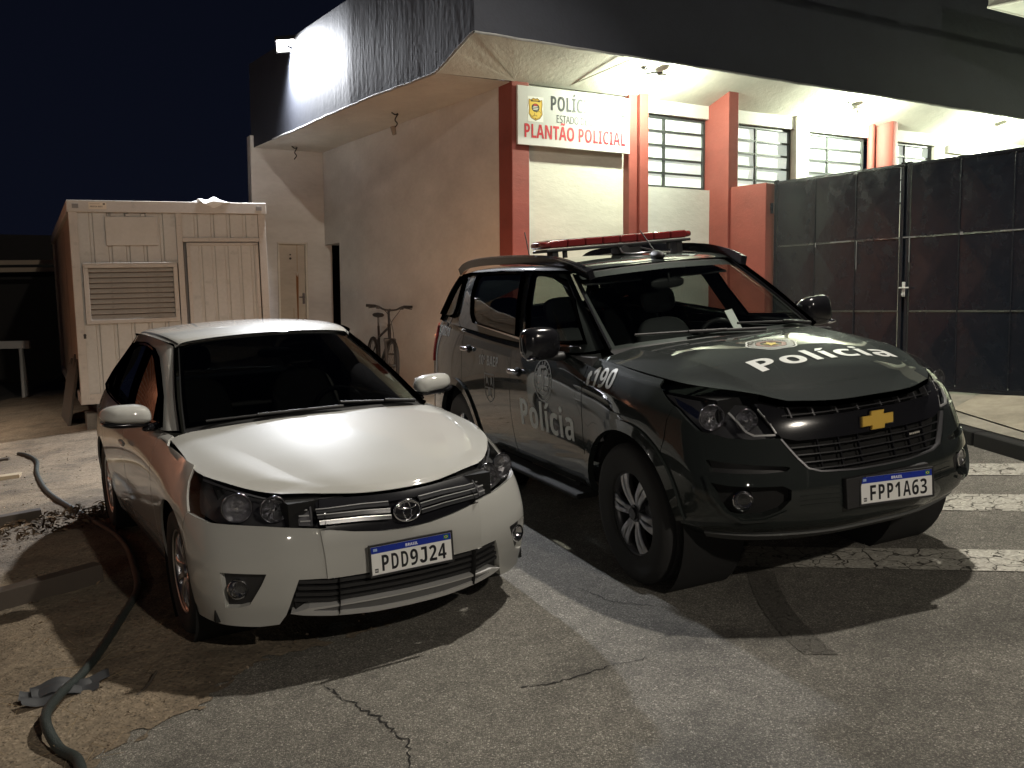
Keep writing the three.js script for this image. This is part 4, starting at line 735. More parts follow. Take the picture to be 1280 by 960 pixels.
    part('emblem_figure', [[-.055, .055, .03, .028], [.045, .05, .03, .02], [0, .0, .02, .07], [-.05, -.04, .035, .012], [.05, -.045, .03, .012], [.01, -.075, .05, .012], [-.02, .085, .05, .010]].map(([a, b, w, h]) => filmShape(W, Array.from({ length: 14 }, (_, i) => { const t = i / 7 * Math.PI; return [.435 + a + w * Math.cos(t), 1.035 + b + h * Math.sin(t)]; }), at)), M.filmGrey, dF[door]);
    part('emblem_lettering', [...'POLICIAMILITAR'].map((ch, i, ar) => { const t = lerp(-2.0, 2.0, i / (ar.length - 1)); return letters(ch, .016, 1).glyphs.map(({ outer, holes }) => { const p = ([x, y]) => at(.435 + dir * (Math.sin(t) * (.113 + y) + x * Math.cos(t)), 1.03 + Math.cos(t) * (.104 + y) - x * Math.sin(t)); return panel(W, outer.map(p), { holes: holes.map(h => h.map(p)), off: .0018, rim: 0, cell: [.1, .1] }); }); }), M.filmGrey, dF[door]);
    const shp = (k) => [[-.10, .105], [.10, .105], [.10, -.02], [.085, -.07], [.04, -.10], [0, -.11], [-.04, -.10], [-.085, -.07], [-.10, -.02]].map(([a, b]) => [-.56 + a * k, .90 + b * k]);
    part('unit_shield', [filmShape(W, shp(1), at, { holes: [shp(.91)] }), ...[[-.045, .05, .032, .034], [.045, .05, .022, .036], [0, -.035, .05, .04]].map(([a, b, w, h]) => filmShape(W, [[-w, -h], [-w * .4, h], [w * .5, h * .6], [w, -h], [0, -h * .4]].map(([p, q]) => [-.56 + a + p, .90 + b + q]), at)), filmShape(W, [[-.09, .004], [.09, .004], [.09, -.004], [-.09, -.004]].map(([a, b]) => [-.56 + a, .90 + b]), at)], std('faded grey film', .11, .112, .108, .5), dR[door]);
  }
  // cabin
  const G = N.green, gp = (p) => outline(G, p);
  const front_ = [S(.835, 1.285), S(.70, 1.395), S(.52, 1.525), S(.36, 1.615), S(.20, 1.668), S(.02, 1.690), S(-.095, 1.694), S(.0, 1.47), S(.135, 1.275)];
  const rear_ = [S(-.105, 1.292), S(-.21, 1.49), S(-.305, 1.700), S(-.70, 1.708), S(-1.22, 1.706), S(-1.27, 1.665), S(-1.22, 1.545), S(-1.10, 1.42), S(-.99, 1.365)];
  const quart = [S(-1.68, 1.690), S(-1.60, 1.545), S(-1.56, 1.44), S(-1.58, 1.405), S(-1.70, 1.392), S(-2.10, 1.395), S(-2.02, 1.52), S(-1.90, 1.695)];
  const grow = (pts, k) => { const c = pts.reduce((a, p) => [a[0] + p.a / pts.length, a[1] + p.b / pts.length], [0, 0]); return pts.map(p => { const d = Math.hypot(p.a - c[0], p.b - c[1]); return S(p.a + (p.a - c[0]) / d * k, p.b + (p.b - c[1]) / d * k); }); };
  const hF = gp(grow(front_, .024)), hR = gp(grow(rear_, .024)), hQ = gp(grow(quart, .012));
  const cab = panel(G, [[0, 0], [7, 0], [7, 3], [0, 3]], { holes: [hF, hR, hQ], cell: [.2, .2], rim: .03, sgn: -1 });
  const pil = panel(G, gp([S(-.075, 1.688), S(.02, 1.47), S(.15, 1.268), S(-.09, 1.285), S(-.20, 1.49), S(-.29, 1.692)]), { cell: [.2, .2], off: .003, rim: .01, sgn: -1 });
  for (const k of [0, 1]) {
    const m = (g) => k ? mirrorX(g) : g, gl = (p) => m(panel(G, gp(p), { cell: [.2, .2], off: -.012, rim: 0, sgn: -1 }));
    part('roof_pillar', m(cab), M.graphite, car); part('door_pillar', m(pil), std('black film pillar', .03, .03, .031, .4), car);
    part('window_frame', [[hF, front_], [hR, rear_], [hQ, quart]].map(([h, p]) => m(panel(G, h, { holes: [gp(p)], cell: [.2, .2], off: -.006, rim: .02, sgn: -1 }))), M.seal, car);
    part('front_window', gl(front_), M.glassClear, car); part('rear_window', gl(rear_), M.glassRear, car); part('quarter_window', gl(quart), M.glassRear, car);
    part('belt_chrome', m(sweep(onNet(G, outline(G, [S(.80, 1.262), S(.45, 1.258), S(.15, 1.262), S(-.10, 1.278), S(-.55, 1.315), S(-.96, 1.348), S(-1.08, 1.385), S(-1.16, 1.45)], false), -1), .013, .006)), M.chrome, car);
    part('rain_visor', [m(sweep(onNet(G, outline(G, [S(.54, 1.535), S(.37, 1.628), S(.20, 1.682), S(.02, 1.702), S(-.10, 1.705), S(-.30, 1.712), S(-.70, 1.72), S(-1.22, 1.717)], false), -1), .03, .014))], M.trim, car);
  }
  part('roof', panel(N.roof, [[-3, 0], [3, 0], [3, 7], [-3, 7]], { cell: [.2, .25], rim: 0 }), M.graphite, car);
  for (const s of [0, 1]) { // roof rails
    const m = (g) => s ? mirrorX(g) : g, l = [[.575, 1.690, .545], [.592, 1.735, .38], [.60, 1.785, .10], [.603, 1.818, -.4], [.603, 1.835, -1.0], [.60, 1.835, -1.5], [.595, 1.815, -1.83], [.59, 1.77, -2.0]];
    const line = new THREE.CatmullRomCurve3(l.map(p => V(...p))).getPoints(40).map(p => [p.toArray(), [.25, .97, 0]]);
    part('roof_rail', m(sweep(line, .042, .014, .045)), M.trim, car);
    part('rail_highlight', m(sweep(line.slice(2, -3).map(([p, n]) => [[p[0] - .002, p[1] + .0145, p[2]], n]), .018, .003, .001)), M.darkChrome, car);  // thin metal strip stands in for the silvery highlight on the rail
  }
  part('windscreen', panel(N.wind, [[-2.93, .05], [2.93, .05], [2.93, 2.96], [-2.93, 2.96]], { cell: [.25, .25], rim: 0, off: -.003 }), M.glassScreen, car);
  part('windscreen_seal', panel(N.wind, [[-3, 0], [3, 0], [3, 3], [-3, 3]], { holes: [[[-2.80, .16], [2.80, .16], [2.83, 2.72], [1, 2.72], [-1, 2.72], [-2.83, 2.72]]], cell: [.25, .25], rim: 0, off: -.006 }), M.seal, car);
  part('pillar_trim', both(sweep(onNet(N.wind, Array.from({ length: 30 }, (_, i) => [2.97, lerp(.05, 2.95, i / 29)])), .012, .010)), M.trim, car);
  const cowl = new Net([N.wind.r[0].map(p => [p[0], p[1] - .003, p[2] - .01]), N.wind.r[0].map((p, i) => [p[0], [1.245, 1.243, 1.233, 1.21][i], [1.285, 1.265, 1.19, 1.10][i]])], true);
  part('cowl', panel(cowl, [[-3, 0], [3, 0], [3, 1], [-3, 1]], { cell: [.25, .5], rim: 0 }), M.blackPlastic, car);
  const wl = ([u, v]) => { const q = N.wind.at(u, v), n = N.wind.normal(u, v); return q.map((x, i) => x + n[i] * .022); };
  for (const [a, b, c] of [[[-.15, .10], [-2.1, .30], [.7, -.02]], [[2.2, .08], [.2, .26], [2.6, 0]]]) part('wiper', [bar(wl(a), wl(b), .008, 6), bar(wl(c), wl([lerp(a[0], b[0], .4), lerp(a[1], b[1], .4)]), .011, 6)], M.blackPlastic, car);
  const back = new Net([[[0, 1.775, -1.88], [.27, 1.77, -1.86], [.55, 1.75, -1.82], [.615, 1.715, -1.80]], [[0, 1.35, -2.38], [.35, 1.35, -2.36], [.62, 1.345, -2.28], [.78, 1.345, -2.04]]], true);
  part('tailgate_frame', panel(back, [[-3, 0], [3, 0], [3, 1], [-3, 1]], { holes: [[[-2.3, .2], [2.3, .2], [2.3, .9], [-2.3, .9]]], cell: [.5, .25], rim: .02 }), M.graphite, car);
  part('rear_screen', panel(back, [[-2.3, .2], [2.3, .2], [2.3, .9], [-2.3, .9]], { cell: [.5, .25], rim: 0, off: -.008 }), M.glassRear, car);
  // mirrors
  for (const s of [1, -1]) {
    const m = part('wing_mirror', pebble((a, b, c) => [s * .125 * sq(a, .6), .100 * sq(b, .65) * (1 + .1 * a), .075 * sq(c, .8) - .03 * a * a]), M.trim, car);
    m.position.set(s * 1.015, 1.295, .70); m.rotation.set(0, 0, s * .03);
    part('mirror_foot', pebble((a, b, c) => [s * (-.10 + .085 * a), -.085 + .028 * b, .045 * c]), M.blackPlastic, m);
    part('mirror_turn_signal', pebble((a, b, c) => [s * (.085 + .035 * a), -.085 + .014 * b, .045 + .018 * c]), M.reflector, m);
    part('mirror_glass', box(.20, .15, .004, [0, 0, -.082]), M.chrome, m);
  }
  for (const z of [1.49, -1.355]) for (const s of [1, -1]) {
    const w = part('wheel', barrelGeo(.236, .235), M.alloyDark, car); w.position.set(s * .787, .3875, z); w.rotation.x = s * .12; w.rotation.y = s < 0 ? Math.PI : 0;
    for (let i = 0; i < 6; i++) for (const d of [-.17, .17]) part('spoke', spokeGeo(.232, .088, i / 6 * 2 * Math.PI + d + .26, .034, .050, d * -.35, .03), M.alloy, w);
    part('hub', [cyl(.046, .062, .045, [.075, 0, 0], [0, 0, -Math.PI / 2], 24), cyl(.034, .036, .02, [.10, 0, 0], [0, 0, -Math.PI / 2], 20)], M.alloyDark, w);
    part('tyre', tyreGeo(.3875, .265, .236, 5), M.rubber, w);
    part('brake_disc', cyl(.155, .155, .025, [-.02, 0, 0], [0, 0, Math.PI / 2], 28), M.darkChrome, w);
    part('wheel_liner', [move(lathe([[.475, -.36], [.475, .0]], 40), [s * .86, .41, z], [0, 0, s > 0 ? -Math.PI / 2 : Math.PI / 2]), cyl(.475, .475, .01, [s * .50, .41, z], [0, 0, Math.PI / 2], 32)], M.cavity, car);
  }
  for (const s of [1, -1]) part('side_step', [box(.15, .035, 1.75, [s * .90, .385, .08], [0, 0, 0], .014), box(.10, .05, .06, [s * .82, .40, .75]), box(.10, .05, .06, [s * .82, .40, -.6])], M.cavity, car);
  part('underbody_blockers', [box(1.5, .10, 4.2, [0, .46, -.1]), box(1.2, .45, .06, [0, .72, 1.95]), box(1.35, .12, 1.2, [0, .98, 1.45]), box(1.5, .55, .05, [0, .75, 1.1]), box(1.55, .7, .06, [0, .9, -2.2])], M.cavity, car);  // floor, with dark boxes added to keep light from passing through
  // inside
  part('dashboard', [pebble((a, b, c) => [.76 * sq(a, .4), 1.08 + .13 * sq(b, .6), .98 + .26 * sq(c, .6)]), pebble((a, b, c) => [.40 + .2 * sq(a, .6), 1.19 + .05 * sq(b, .7), .84 + .10 * c])], M.dash, car);
  steeringWheel(car, [.40, 1.12, .52], -.45);
  for (const x of [-.40, .40]) seat(car, x, .02, M.darkSeat, 1.48, .30);
  part('rear_bench', [box(1.35, .2, .52, [0, .68, -.95], [0, 0, 0], .05), box(1.35, .62, .18, [0, 1.02, -1.26], [-.22, 0, 0], .05), ...[-.45, .45].map(x => move(pebble((a, b, c) => [.13 * sq(a, .6), .085 * sq(b, .7), .05 * sq(c, .8)]), [x, 1.43, -1.36]))], M.darkSeat, car);
  part('door_lining', [box(.04, .62, 2.3, [.835, .90, -.1]), box(.04, .62, 2.3, [-.835, .90, -.1])], M.dash, car);
  part('rear_view_mirror', [move(pebble((a, b, c) => [.125 * sq(a, .7), .036 * sq(b, .7), .02 * c]), [0, 1.575, .50], [.2, 0, 0]), bar([0, 1.58, .52], [0, 1.64, .52], .008)], M.blackPlastic, car);
  part('sun_visor', [box(.42, .015, .17, [.33, 1.63, .30], [.25, 0, 0], .005), box(.42, .015, .17, [-.33, 1.63, .30], [.25, 0, 0], .005)], M.dash, car);
  part('headliner', panel(N.roof, [[-2.7, .3], [2.7, .3], [2.7, 6.6], [-2.7, 6.6]], { cell: [.5, .5], rim: 0, off: -.03 }), std('grey headliner', .20, .20, .19, .9), car);
  part('paper', box(.21, .002, .15, [-.42, 1.215, 1.02], [.05, .3, .02]), std('white paper', .6, .6, .58, .8), car);
  part('paper', box(.07, .16, .002, [.145, 1.32, 1.02], [-.5, .2, .2]), std('white paper', .6, .6, .58, .8), car);
  // on the roof
  const barY = 1.895, barZ = -.24;
  const lb = part('light_bar', [box(1.16, .022, .26, [0, barY - .042, barZ], [0, 0, 0], .008)], M.blackPlastic, car);
  const lensM = phys('red light bar cover', .17, .022, .022, .12, { clearcoat: 1, clearcoatRoughness: .05 }), topSheenM = phys('pale light bar top sheen', .55, .52, .50, .22, { clearcoat: 1 });
  for (let i = 0; i < 8; i++) { const x = (i - 3.5) * .1375; part('lamp_cover', box(.1345, .055, .255, [x, barY, barZ], [0, 0, 0], .012), i === 0 || i === 7 ? lensM : lensM, lb); }
  part('bar_end', [-1, 1].map(s => move(pebble((a, b, c) => [.055 * sq(a, .7), .027 * sq(b, .6), .127 * sq(c, .6)]), [s * .555, barY, barZ])), lensM, lb);
  part('top_sheen', box(1.10, .004, .20, [0, barY + .0285, barZ], [0, 0, 0]), topSheenM, lb);  // pale plate puts the light falling on the bar top into colour
  for (const s of [-1, 1]) part('bar_foot', [box(.05, .10, .10, [s * .50, barY - .095, barZ + .05], [0, 0, 0], .008), box(.09, .02, .16, [s * .515, barY - .145, barZ + .04], [0, 0, s * -.12], .006), cyl(.018, .018, .05, [s * .42, barY - .075, barZ + .08])], M.blackPlastic, lb);
  part('siren_box', [box(.20, .05, .12, [.08, barY - .085, barZ + .06], [0, 0, 0], .01), cyl(.03, .03, .05, [.02, barY - .08, barZ + .14], [Math.PI / 2, 0, 0])], M.blackPlastic, lb);
  const cable = tube([[.15, 1.83, -.15], [.20, 1.79, .0], [.10, 1.785, .06], [-.03, 1.79, .0], [.0, 1.84, -.14]], .006, 30, 6); part('cable', cable, M.alloy, lb);
  part('antenna', [pebble((a, b, c) => [.035 * a * (1 - .3 * b), .03 * (b + .6), .075 * c - .02 * b]), bar([0, .03, -.02], [-.03, .19, -.16], .004, 6)].map(g => move(g, [.02, 1.745, .36])), M.blackPlastic, car);
  part('antenna', [cyl(.02, .024, .03, [-.36, 1.80, -.95]), bar([-.36, 1.80, -.95], [-.375, 2.02, -.98], .0045, 6)], M.blackPlastic, car);
  plateOf(car, 'FPP1A63', [.03, .572, 2.462], [-.03, -.10, -.035]);
  part('plate_holder', box(.50, .15, .03, [.0, .575, 2.43], [0, 0, 0], .006), M.blackPlastic, car);
  return car;
}
// ------------------------------------------------------------------ ground
const hash2 = (x, y) => { let h = (x * 374761393 + y * 668265263) | 0; h = Math.imul(h ^ (h >>> 13), 1274126177); return ((h ^ (h >>> 16)) >>> 0) / 4294967296; };
function vnoise(x, y, per = 0) { const i = Math.floor(x), j = Math.floor(y), fx = x - i, fy = y - j, w = (t) => t * t * (3 - 2 * t), m = (a) => per ? ((a % per) + per) % per : a, a = hash2(m(i), m(j)), b = hash2(m(i + 1), m(j)), c = hash2(m(i), m(j + 1)), d = hash2(m(i + 1), m(j + 1)); return lerp(lerp(a, b, w(fx)), lerp(c, d, w(fx)), w(fy)); }
const vf = (x, y, o = 4) => { let s = 0, a = .5, t = 0; for (let i = 0; i < o; i++) { s += a * vnoise(x, y); t += a; a *= .5; x = x * 2.03 + 17.1; y = y * 2.03 + 5.3; } return s / t; };
// aggregate: small stones of different tone in a dark binder, tileable; also its relief
function stones(n, cells, draw) { // worley tile
  const pts = []; for (let j = 0; j < cells; j++) for (let i = 0; i < cells; i++) pts.push([i + hash2(i * 7 + 3, j), j + hash2(i, j * 11 + 5), hash2(i + 91, j + 17)]);
  return dataTex(n, (u, v) => {
    const x = u * cells, y = v * cells, ci = Math.floor(x), cj = Math.floor(y); let d1 = 9, d2 = 9, id = 0;
    for (let b = -1; b < 2; b++) for (let a = -1; a < 2; a++) { const i = (ci + a + cells) % cells, j = (cj + b + cells) % cells, p = pts[j * cells + i], dx = p[0] + (ci + a - i) - x, dy = p[1] + (cj + b - j) - y, d = dx * dx + dy * dy; if (d < d1) { d2 = d1; d1 = d; id = p[2]; } else if (d < d2) d2 = d; }
    return draw(Math.sqrt(d1), Math.sqrt(d2), id, u, v);
  });
}
T.asphalt = stones(1024, 150, (a, b, id, u, v) => { const st = smooth(.04, .22, b - a), k = id > .94 ? 1.0 : id > .60 ? .60 : id > .25 ? .40 : .26, g = lerp(.20, k, st) * (.86 + .28 * vnoise(u * 24, v * 24, 24)); return [g, g * .985, g * .95]; });
T.asphaltBump = stones(1024, 150, (a, b, id) => .25 + .75 * smooth(0, .3, b - a) * (.4 + .6 * id));
T.soil = stones(512, 60, (a, b, id, u, v) => { const g = .55 + .28 * vnoise(u * 40, v * 40, 40) + .16 * (id - .5) + (id > .94 ? .22 : 0) - .2 * (id < .06); return [g, g * .98, g * .93]; });
T.soilBump = stones(512, 46, (a, b, id, u, v) => .5 * smooth(.5, 0, a) * (id > .6 ? 1 : .35) + .5 * vnoise(u * 26, v * 26, 26));
const streetM = std('worn asphalt', .47, .45, .41, .9, { map: T.asphalt, bumpMap: T.asphaltBump, bumpScale: .006, vertexColors: true });
const soilM = std('sandy soil', .25, .205, .155, .95, { map: T.soil, bumpMap: T.soilBump, bumpScale: .008, vertexColors: true, alphaTest: .5 });
// a sheet over the ground: grid in x, z; colour(x, z) -> [r, g, b, a?]; lift above the ground
function sheet(x0, x1, z0, z1, nx, nz, lift, color, tile = .9, height = gy) {
  const pos = [], uv = [], col = [], idx = [], k = color(0, -5).length;
  for (let j = 0; j <= nz; j++) for (let i = 0; i <= nx; i++) {
    const x = lerp(x0, x1, i / nx), z = lerp(z0, z1, j / nz); pos.push(x, height(x, z) + (typeof lift === 'function' ? lift(x, z) : lift), z); uv.push(x / tile, z / tile); col.push(...color(x, z));
  }
  for (let j = 0; j < nz; j++) for (let i = 0; i < nx; i++) { const a = j * (nx + 1) + i, b = a + 1, c = a + nx + 1, d = c + 1; if (k === 4 && Math.max(col[a * 4 + 3], col[b * 4 + 3], col[c * 4 + 3], col[d * 4 + 3]) < .02) continue; idx.push(a, c, b, b, c, d); }
  const g = new THREE.BufferGeometry(); g.setAttribute('position', new THREE.Float32BufferAttribute(pos, 3)); g.setAttribute('uv', new THREE.Float32BufferAttribute(uv, 2)); g.setAttribute('color', new THREE.Float32BufferAttribute(col, k)); g.setIndex(idx); g.computeVertexNormals(); return g;
}
const tone = (x, z) => { // stains, patches and wear of the asphalt
  let k = .86 + .5 * (vf(x * .9 + 40, z * .9) - .5) + .32 * (vf(x * 3.1, z * 3.1 + 9) - .5);
  const oil = smooth(.58, .75, vf(x * 1.6 + 11, z * 1.6 + 3)); k *= 1 - .28 * oil;
  const d = Math.hypot((x - .98) / .34, (z + 4.25) / .16), r = vf(x * 14, z * 14); if (d < 1.6) k *= 1 - .5 * smooth(1.5, .3, d) * smooth(.35, .6, r); // scuffed rubber
  const e = Math.hypot((x - .30) / .16, (z + 4.02) / .13); k *= 1 - .4 * smooth(1.3, .2, e) * smooth(.3, .6, vf(x * 20, z * 20));
  return [k, k * (.985 + .02 * vf(x, z)), k * .97];
};
{
  const g = sheet(-120, 120, -170, 60, 120, 115, -.02, () => [.9, .9, .9], 1.1); struct('ground', g, std('dusty ground', .16, .15, .13, .95, { map: T.asphalt }));
  struct('street', sheet(-9, 9, -18, 4, 300, 360, 0, tone, 1.05), streetM);
}
const soilEdge = (x, z) => { // > 0 where sand and soil cover the asphalt, west of a ragged line
  const line = lerp(-1.50, -.62, smooth(-3.2, -5.2, z)) + (z < -5.2 ? (z + 5.2) * .16 : 0);
  return (line - x) * 1.3 + .9 * (vf(x * 1.7 + 5, z * 1.7) - .5) + .5 * (vf(x * 7, z * 7) - .5);
};
{
  const c = (x, z) => { const e = soilEdge(x, z), a = clamp(.5 + e * .9, 0, 1) * (.55 + .9 * vf(x * 24, z * 24, 3)), w = .62 + .75 * vf(x * 2.2, z * 2.2 + 30) - .25 * smooth(.5, .7, vf(x * 5 + 9, z * 5)), r = vf(x * 1.1 + 70, z * 1.1); return [w, w * lerp(.93, 1.02, r), w * lerp(.84, 1.02, r), a]; };
  const up = (x, z) => { const e = soilEdge(x, z), track = Math.abs(((x * .82 - z * .57) * 9) % 1 - .5); return .004 + .018 * smooth(0, .8, e) * (vf(x * 4, z * 4) + .6 * vf(x * 13, z * 13)); };
  struct('sandy_soil', sheet(-9, .2, -17, -2.2, 300, 460, up, c, .7), soilM);
}
// strips of paint or wear that lie on the ground: outline of points, cut into small cells
class GroundNet { at(u, v) { return [u, gy(u, v), v]; } normal(u, v) { const e = .02; return V(gy(u - e, v) - gy(u + e, v), 2 * e, gy(u, v - e) - gy(u, v + e)).normalize().toArray(); } }
const GN = new GroundNet();
const onGround = (pts, off) => panel(GN, pts, { cell: [.25, .25], off, rim: 0, sgn: -1, uvOf: (q) => [q[0], q[1]] });
T.paintWear = (() => { // white road paint crazed by cracks: alpha
  const n = 1024, cells = 13, pts = []; for (let j = 0; j < cells; j++) for (let i = 0; i < cells; i++) pts.push([i + .15 + .7 * hash2(i * 5 + 1, j * 3), j + .15 + .7 * hash2(i, j * 7 + 2)]);
  return dataTex(n, (u, v) => {
    const wob = .35; let x = u * cells + wob * (vnoise(u * 40, v * 40, 40) - .5) * 2, y = v * cells + wob * (vnoise(u * 40 + 7, v * 40, 40) - .5) * 2; const ci = Math.floor(x), cj = Math.floor(y); let d1 = 9, d2 = 9;
    for (let b = -1; b < 2; b++) for (let a = -1; a < 2; a++) { const i = (ci + a + cells) % cells, j = (cj + b + cells) % cells, p = pts[j * cells + i], d = Math.hypot(p[0] + (ci + a - i) - x, p[1] + (cj + b - j) - y); if (d < d1) { d2 = d1; d1 = d; } else if (d < d2) d2 = d; }
    const crack = smooth(.015 + .05 * vnoise(u * 9, v * 9, 9), .10, d2 - d1), wear = smooth(.20, .34, .55 * vnoise(u * 60, v * 60, 60) + .45 * vnoise(u * 150, v * 150, 150) + .12 * vnoise(u * 8, v * 8, 8) - .02);
    return crack * (.35 + .65 * wear) + (hash2(u * n | 0, v * n | 0) - .5) * .1;
  });
})();
const paintM = std('worn white road paint', .50, .49, .45, .8, { alphaMap: rep(T.paintWear, .55), alphaTest: .38, map: rep(T.soil, 1.5) });
for (const [pts, l] of [
  [[[3.41, -7.10], [3.9, -6.93], [5.2, -6.45], [5.1, -6.1], [3.66, -6.62], [3.22, -6.78]], 'farthest white crosswalk stripe, next to the black kerb'],
  [[[2.25, -6.55], [2.89, -6.33], [3.33, -6.17], [5.0, -5.56], [4.85, -5.18], [3.13, -5.80], [2.68, -5.98], [2.05, -6.20]], 'middle white crosswalk stripe beside the police wagon'],
  [[[.9, -5.76], [1.72, -5.46], [2.81, -5.09], [4.9, -4.35], [4.72, -4.0], [2.63, -4.77], [1.49, -5.16], [.72, -5.42]], 'nearest white crosswalk stripe, partly under the police wagon']]) tag(struct('crosswalk_stripe', onGround(pts, .005), paintM), l);
// cracks in the asphalt
const crackM = std('crack', .015, .014, .013, 1);
function crack(pts, w, label) {
  const line = []; for (let i = 0; i + 1 < pts.length; i++) for (let k = 0; k < 14; k++) { const t = k / 14; line.push([lerp(pts[i][0], pts[i + 1][0], t) + rr(-.012, .012), lerp(pts[i][1], pts[i + 1][1], t) + rr(-.012, .012)]); }
  const L = [], R = []; line.forEach(([x, z], i) => { const b = line[Math.min(line.length - 1, i + 1)], a = line[Math.max(0, i - 1)], d = Math.hypot(b[0] - a[0], b[1] - a[1]) || 1, k = w * rr(.3, 1) * Math.sin(Math.PI * (i + 1) / (line.length + 1)) ** .4; L.push([x - (b[1] - a[1]) / d * k, z + (b[0] - a[0]) / d * k]); R.push([x + (b[1] - a[1]) / d * k, z - (b[0] - a[0]) / d * k]); });
  return struct('crack', onGround([...L, ...R.reverse()], .003), crackM);
}
crack([[-.84, -4.02], [-.72, -3.86], [-.55, -3.68], [-.40, -3.46], [-.36, -3.2]], .006);
crack([[.02, -3.86], [.2, -3.90], [.40, -4.02], [.62, -4.10]], .005);
crack([[.35, -5.1], [.50, -4.85], [.72, -4.72]], .004);
{ // arc left by a turning tyre: dust pressed into the asphalt
  const c = [], d = []; for (let i = 0; i <= 16; i++) { const t = i / 16, x = lerp(1.36, 1.22, Math.sin(t * 1.5)) + .10 * t * t, z = lerp(-5.15, -4.0, t); c.push([x - .07, z]); d.push([x + .07, z + .03]); }
  const m = std('dusty tyre track', .17, .16, .14, .95, { alphaMap: rep(T.paintWear, 1.3), alphaTest: .62, map: rep(T.asphalt, 1.6) });
  struct('tyre_track', onGround([...c, ...d.reverse()], .003), m);
}
// pavement in front of the gate, with a black kerb
{
  const yk = (x, z) => gy(x, z) + .115 + Math.max(0, x - 3.9) * .05;
  const kx = (z) => 3.72 + (z + 7.84) * .125;
  const pos = [], uv = [], idx = [], NX = 40, NZ = 60;
  for (let j = 0; j <= NZ; j++) for (let i = 0; i <= NX; i++) { const z = lerp(-14.5, -1, j / NZ), x = lerp(kx(z) + .13, 9, i / NX); pos.push(x, yk(x, z), z); uv.push(x / 1.2, z / 1.2); }
  for (let j = 0; j < NZ; j++) for (let i = 0; i < NX; i++) { const a = j * (NX + 1) + i; idx.push(a, a + NX + 1, a + 1, a + 1, a + NX + 1, a + NX + 2); }
  const g = new THREE.BufferGeometry(); g.setAttribute('position', new THREE.Float32BufferAttribute(pos, 3)); g.setAttribute('uv', new THREE.Float32BufferAttribute(uv, 2)); g.setIndex(idx); g.computeVertexNormals();
  T.concrete = dataTex(512, (u, v) => { const k = .62 + .5 * (.5 * vnoise(u * 5, v * 5, 5) + .3 * vnoise(u * 19, v * 19, 19) + .2 * vnoise(u * 70, v * 70, 70) - .5) + (hash2(u * 512 | 0, v * 512 | 0) - .5) * .08; return [k, k * .985, k * .94]; });
  struct('pavement', g, std('worn concrete paving', .36, .34, .29, .9, { map: T.concrete }));
  for (let i = 0; i < 14; i++) { // kerb stones
    const z0 = -14.4 + i * .96, z1 = z0 + .94, a = [kx(z0), z0], b = [kx(z1), z1], len = Math.hypot(b[0] - a[0], b[1] - a[1]), k = struct('kerb', box(.14, .30, len, [0, 0, 0], [0, 0, 0], .015), std('tarred kerb stone', .007, .007, .007, .9));
    k.position.set((a[0] + b[0]) / 2 + .07, (yk(a[0], a[1]) + yk(b[0], b[1])) / 2 - .148, (z0 + z1) / 2); k.rotation.set(0, Math.atan2(b[0] - a[0], b[1] - a[1]), 0); k.rotateX(-Math.atan2(gy(b[0], b[1]) - gy(a[0], a[1]), len));
  }
  // a driveway slab of newer concrete by the gate
  const slab = [[4.02, -8.65], [4.55, -9.2], [5.9, -7.4], [5.2, -6.6], [4.05, -7.35]];
  class K { at(u, v) { return [u, yk(u, v), v]; } normal() { return [0, 1, 0]; } }
  struct('pavement_slab', panel(new K(), slab, { cell: [.3, .3], off: .012, rim: .012, sgn: -1, uvOf: (q) => [q[0] / 1.3, q[1] / 1.3] }), std('pale concrete slab', .46, .42, .34, .9, { map: T.concrete }));
}
// ------------------------------------------------------------------ police station
T.plaster = dataTex(512, (u, v) => { const k = .80 + .30 * (.5 * vnoise(u * 4, v * 4, 4) + .3 * vnoise(u * 13, v * 13, 13) + .2 * vnoise(u * 60, v * 60, 60) - .5); return [k, k * (.99 + .02 * vnoise(u * 3, v * 3, 3)), k * .985]; });
T.plasterBump = dataTex(512, (u, v) => .5 * vnoise(u * 30, v * 30, 30) + .3 * vnoise(u * 80, v * 80, 80) + .2 * vnoise(u * 160, v * 160, 160));
T.drip = dataTex(1024, (u, v) => { const s = vnoise(u * 40 + 2 * vnoise(u * 6, v * 6, 6), v * 4, 40), r = vnoise(u * 110, v * 9, 110), b = vnoise(u * 14, v * 14, 14); return .26 * s + .18 * r + .32 * b + .24 * vnoise(u * 70, v * 60, 70); });
const wallUV = (g, s = 1) => { // metres on vertical faces
  const p = g.attributes.position, n = g.attributes.normal, t = g.attributes.uv;
  for (let i = 0; i < p.count; i++) { const ax = Math.abs(n.getX(i)), ay = Math.abs(n.getY(i)), az = Math.abs(n.getZ(i)); if (ay > ax && ay > az) t.setXY(i, p.getX(i) * s, p.getZ(i) * s); else t.setXY(i, (p.getX(i) * (az / (ax + az + 1e-6)) + p.getZ(i) * (ax / (ax + az + 1e-6)) + (ax > az ? 3.3 : 0)) * s, p.getY(i) * s); }
  return g;
};
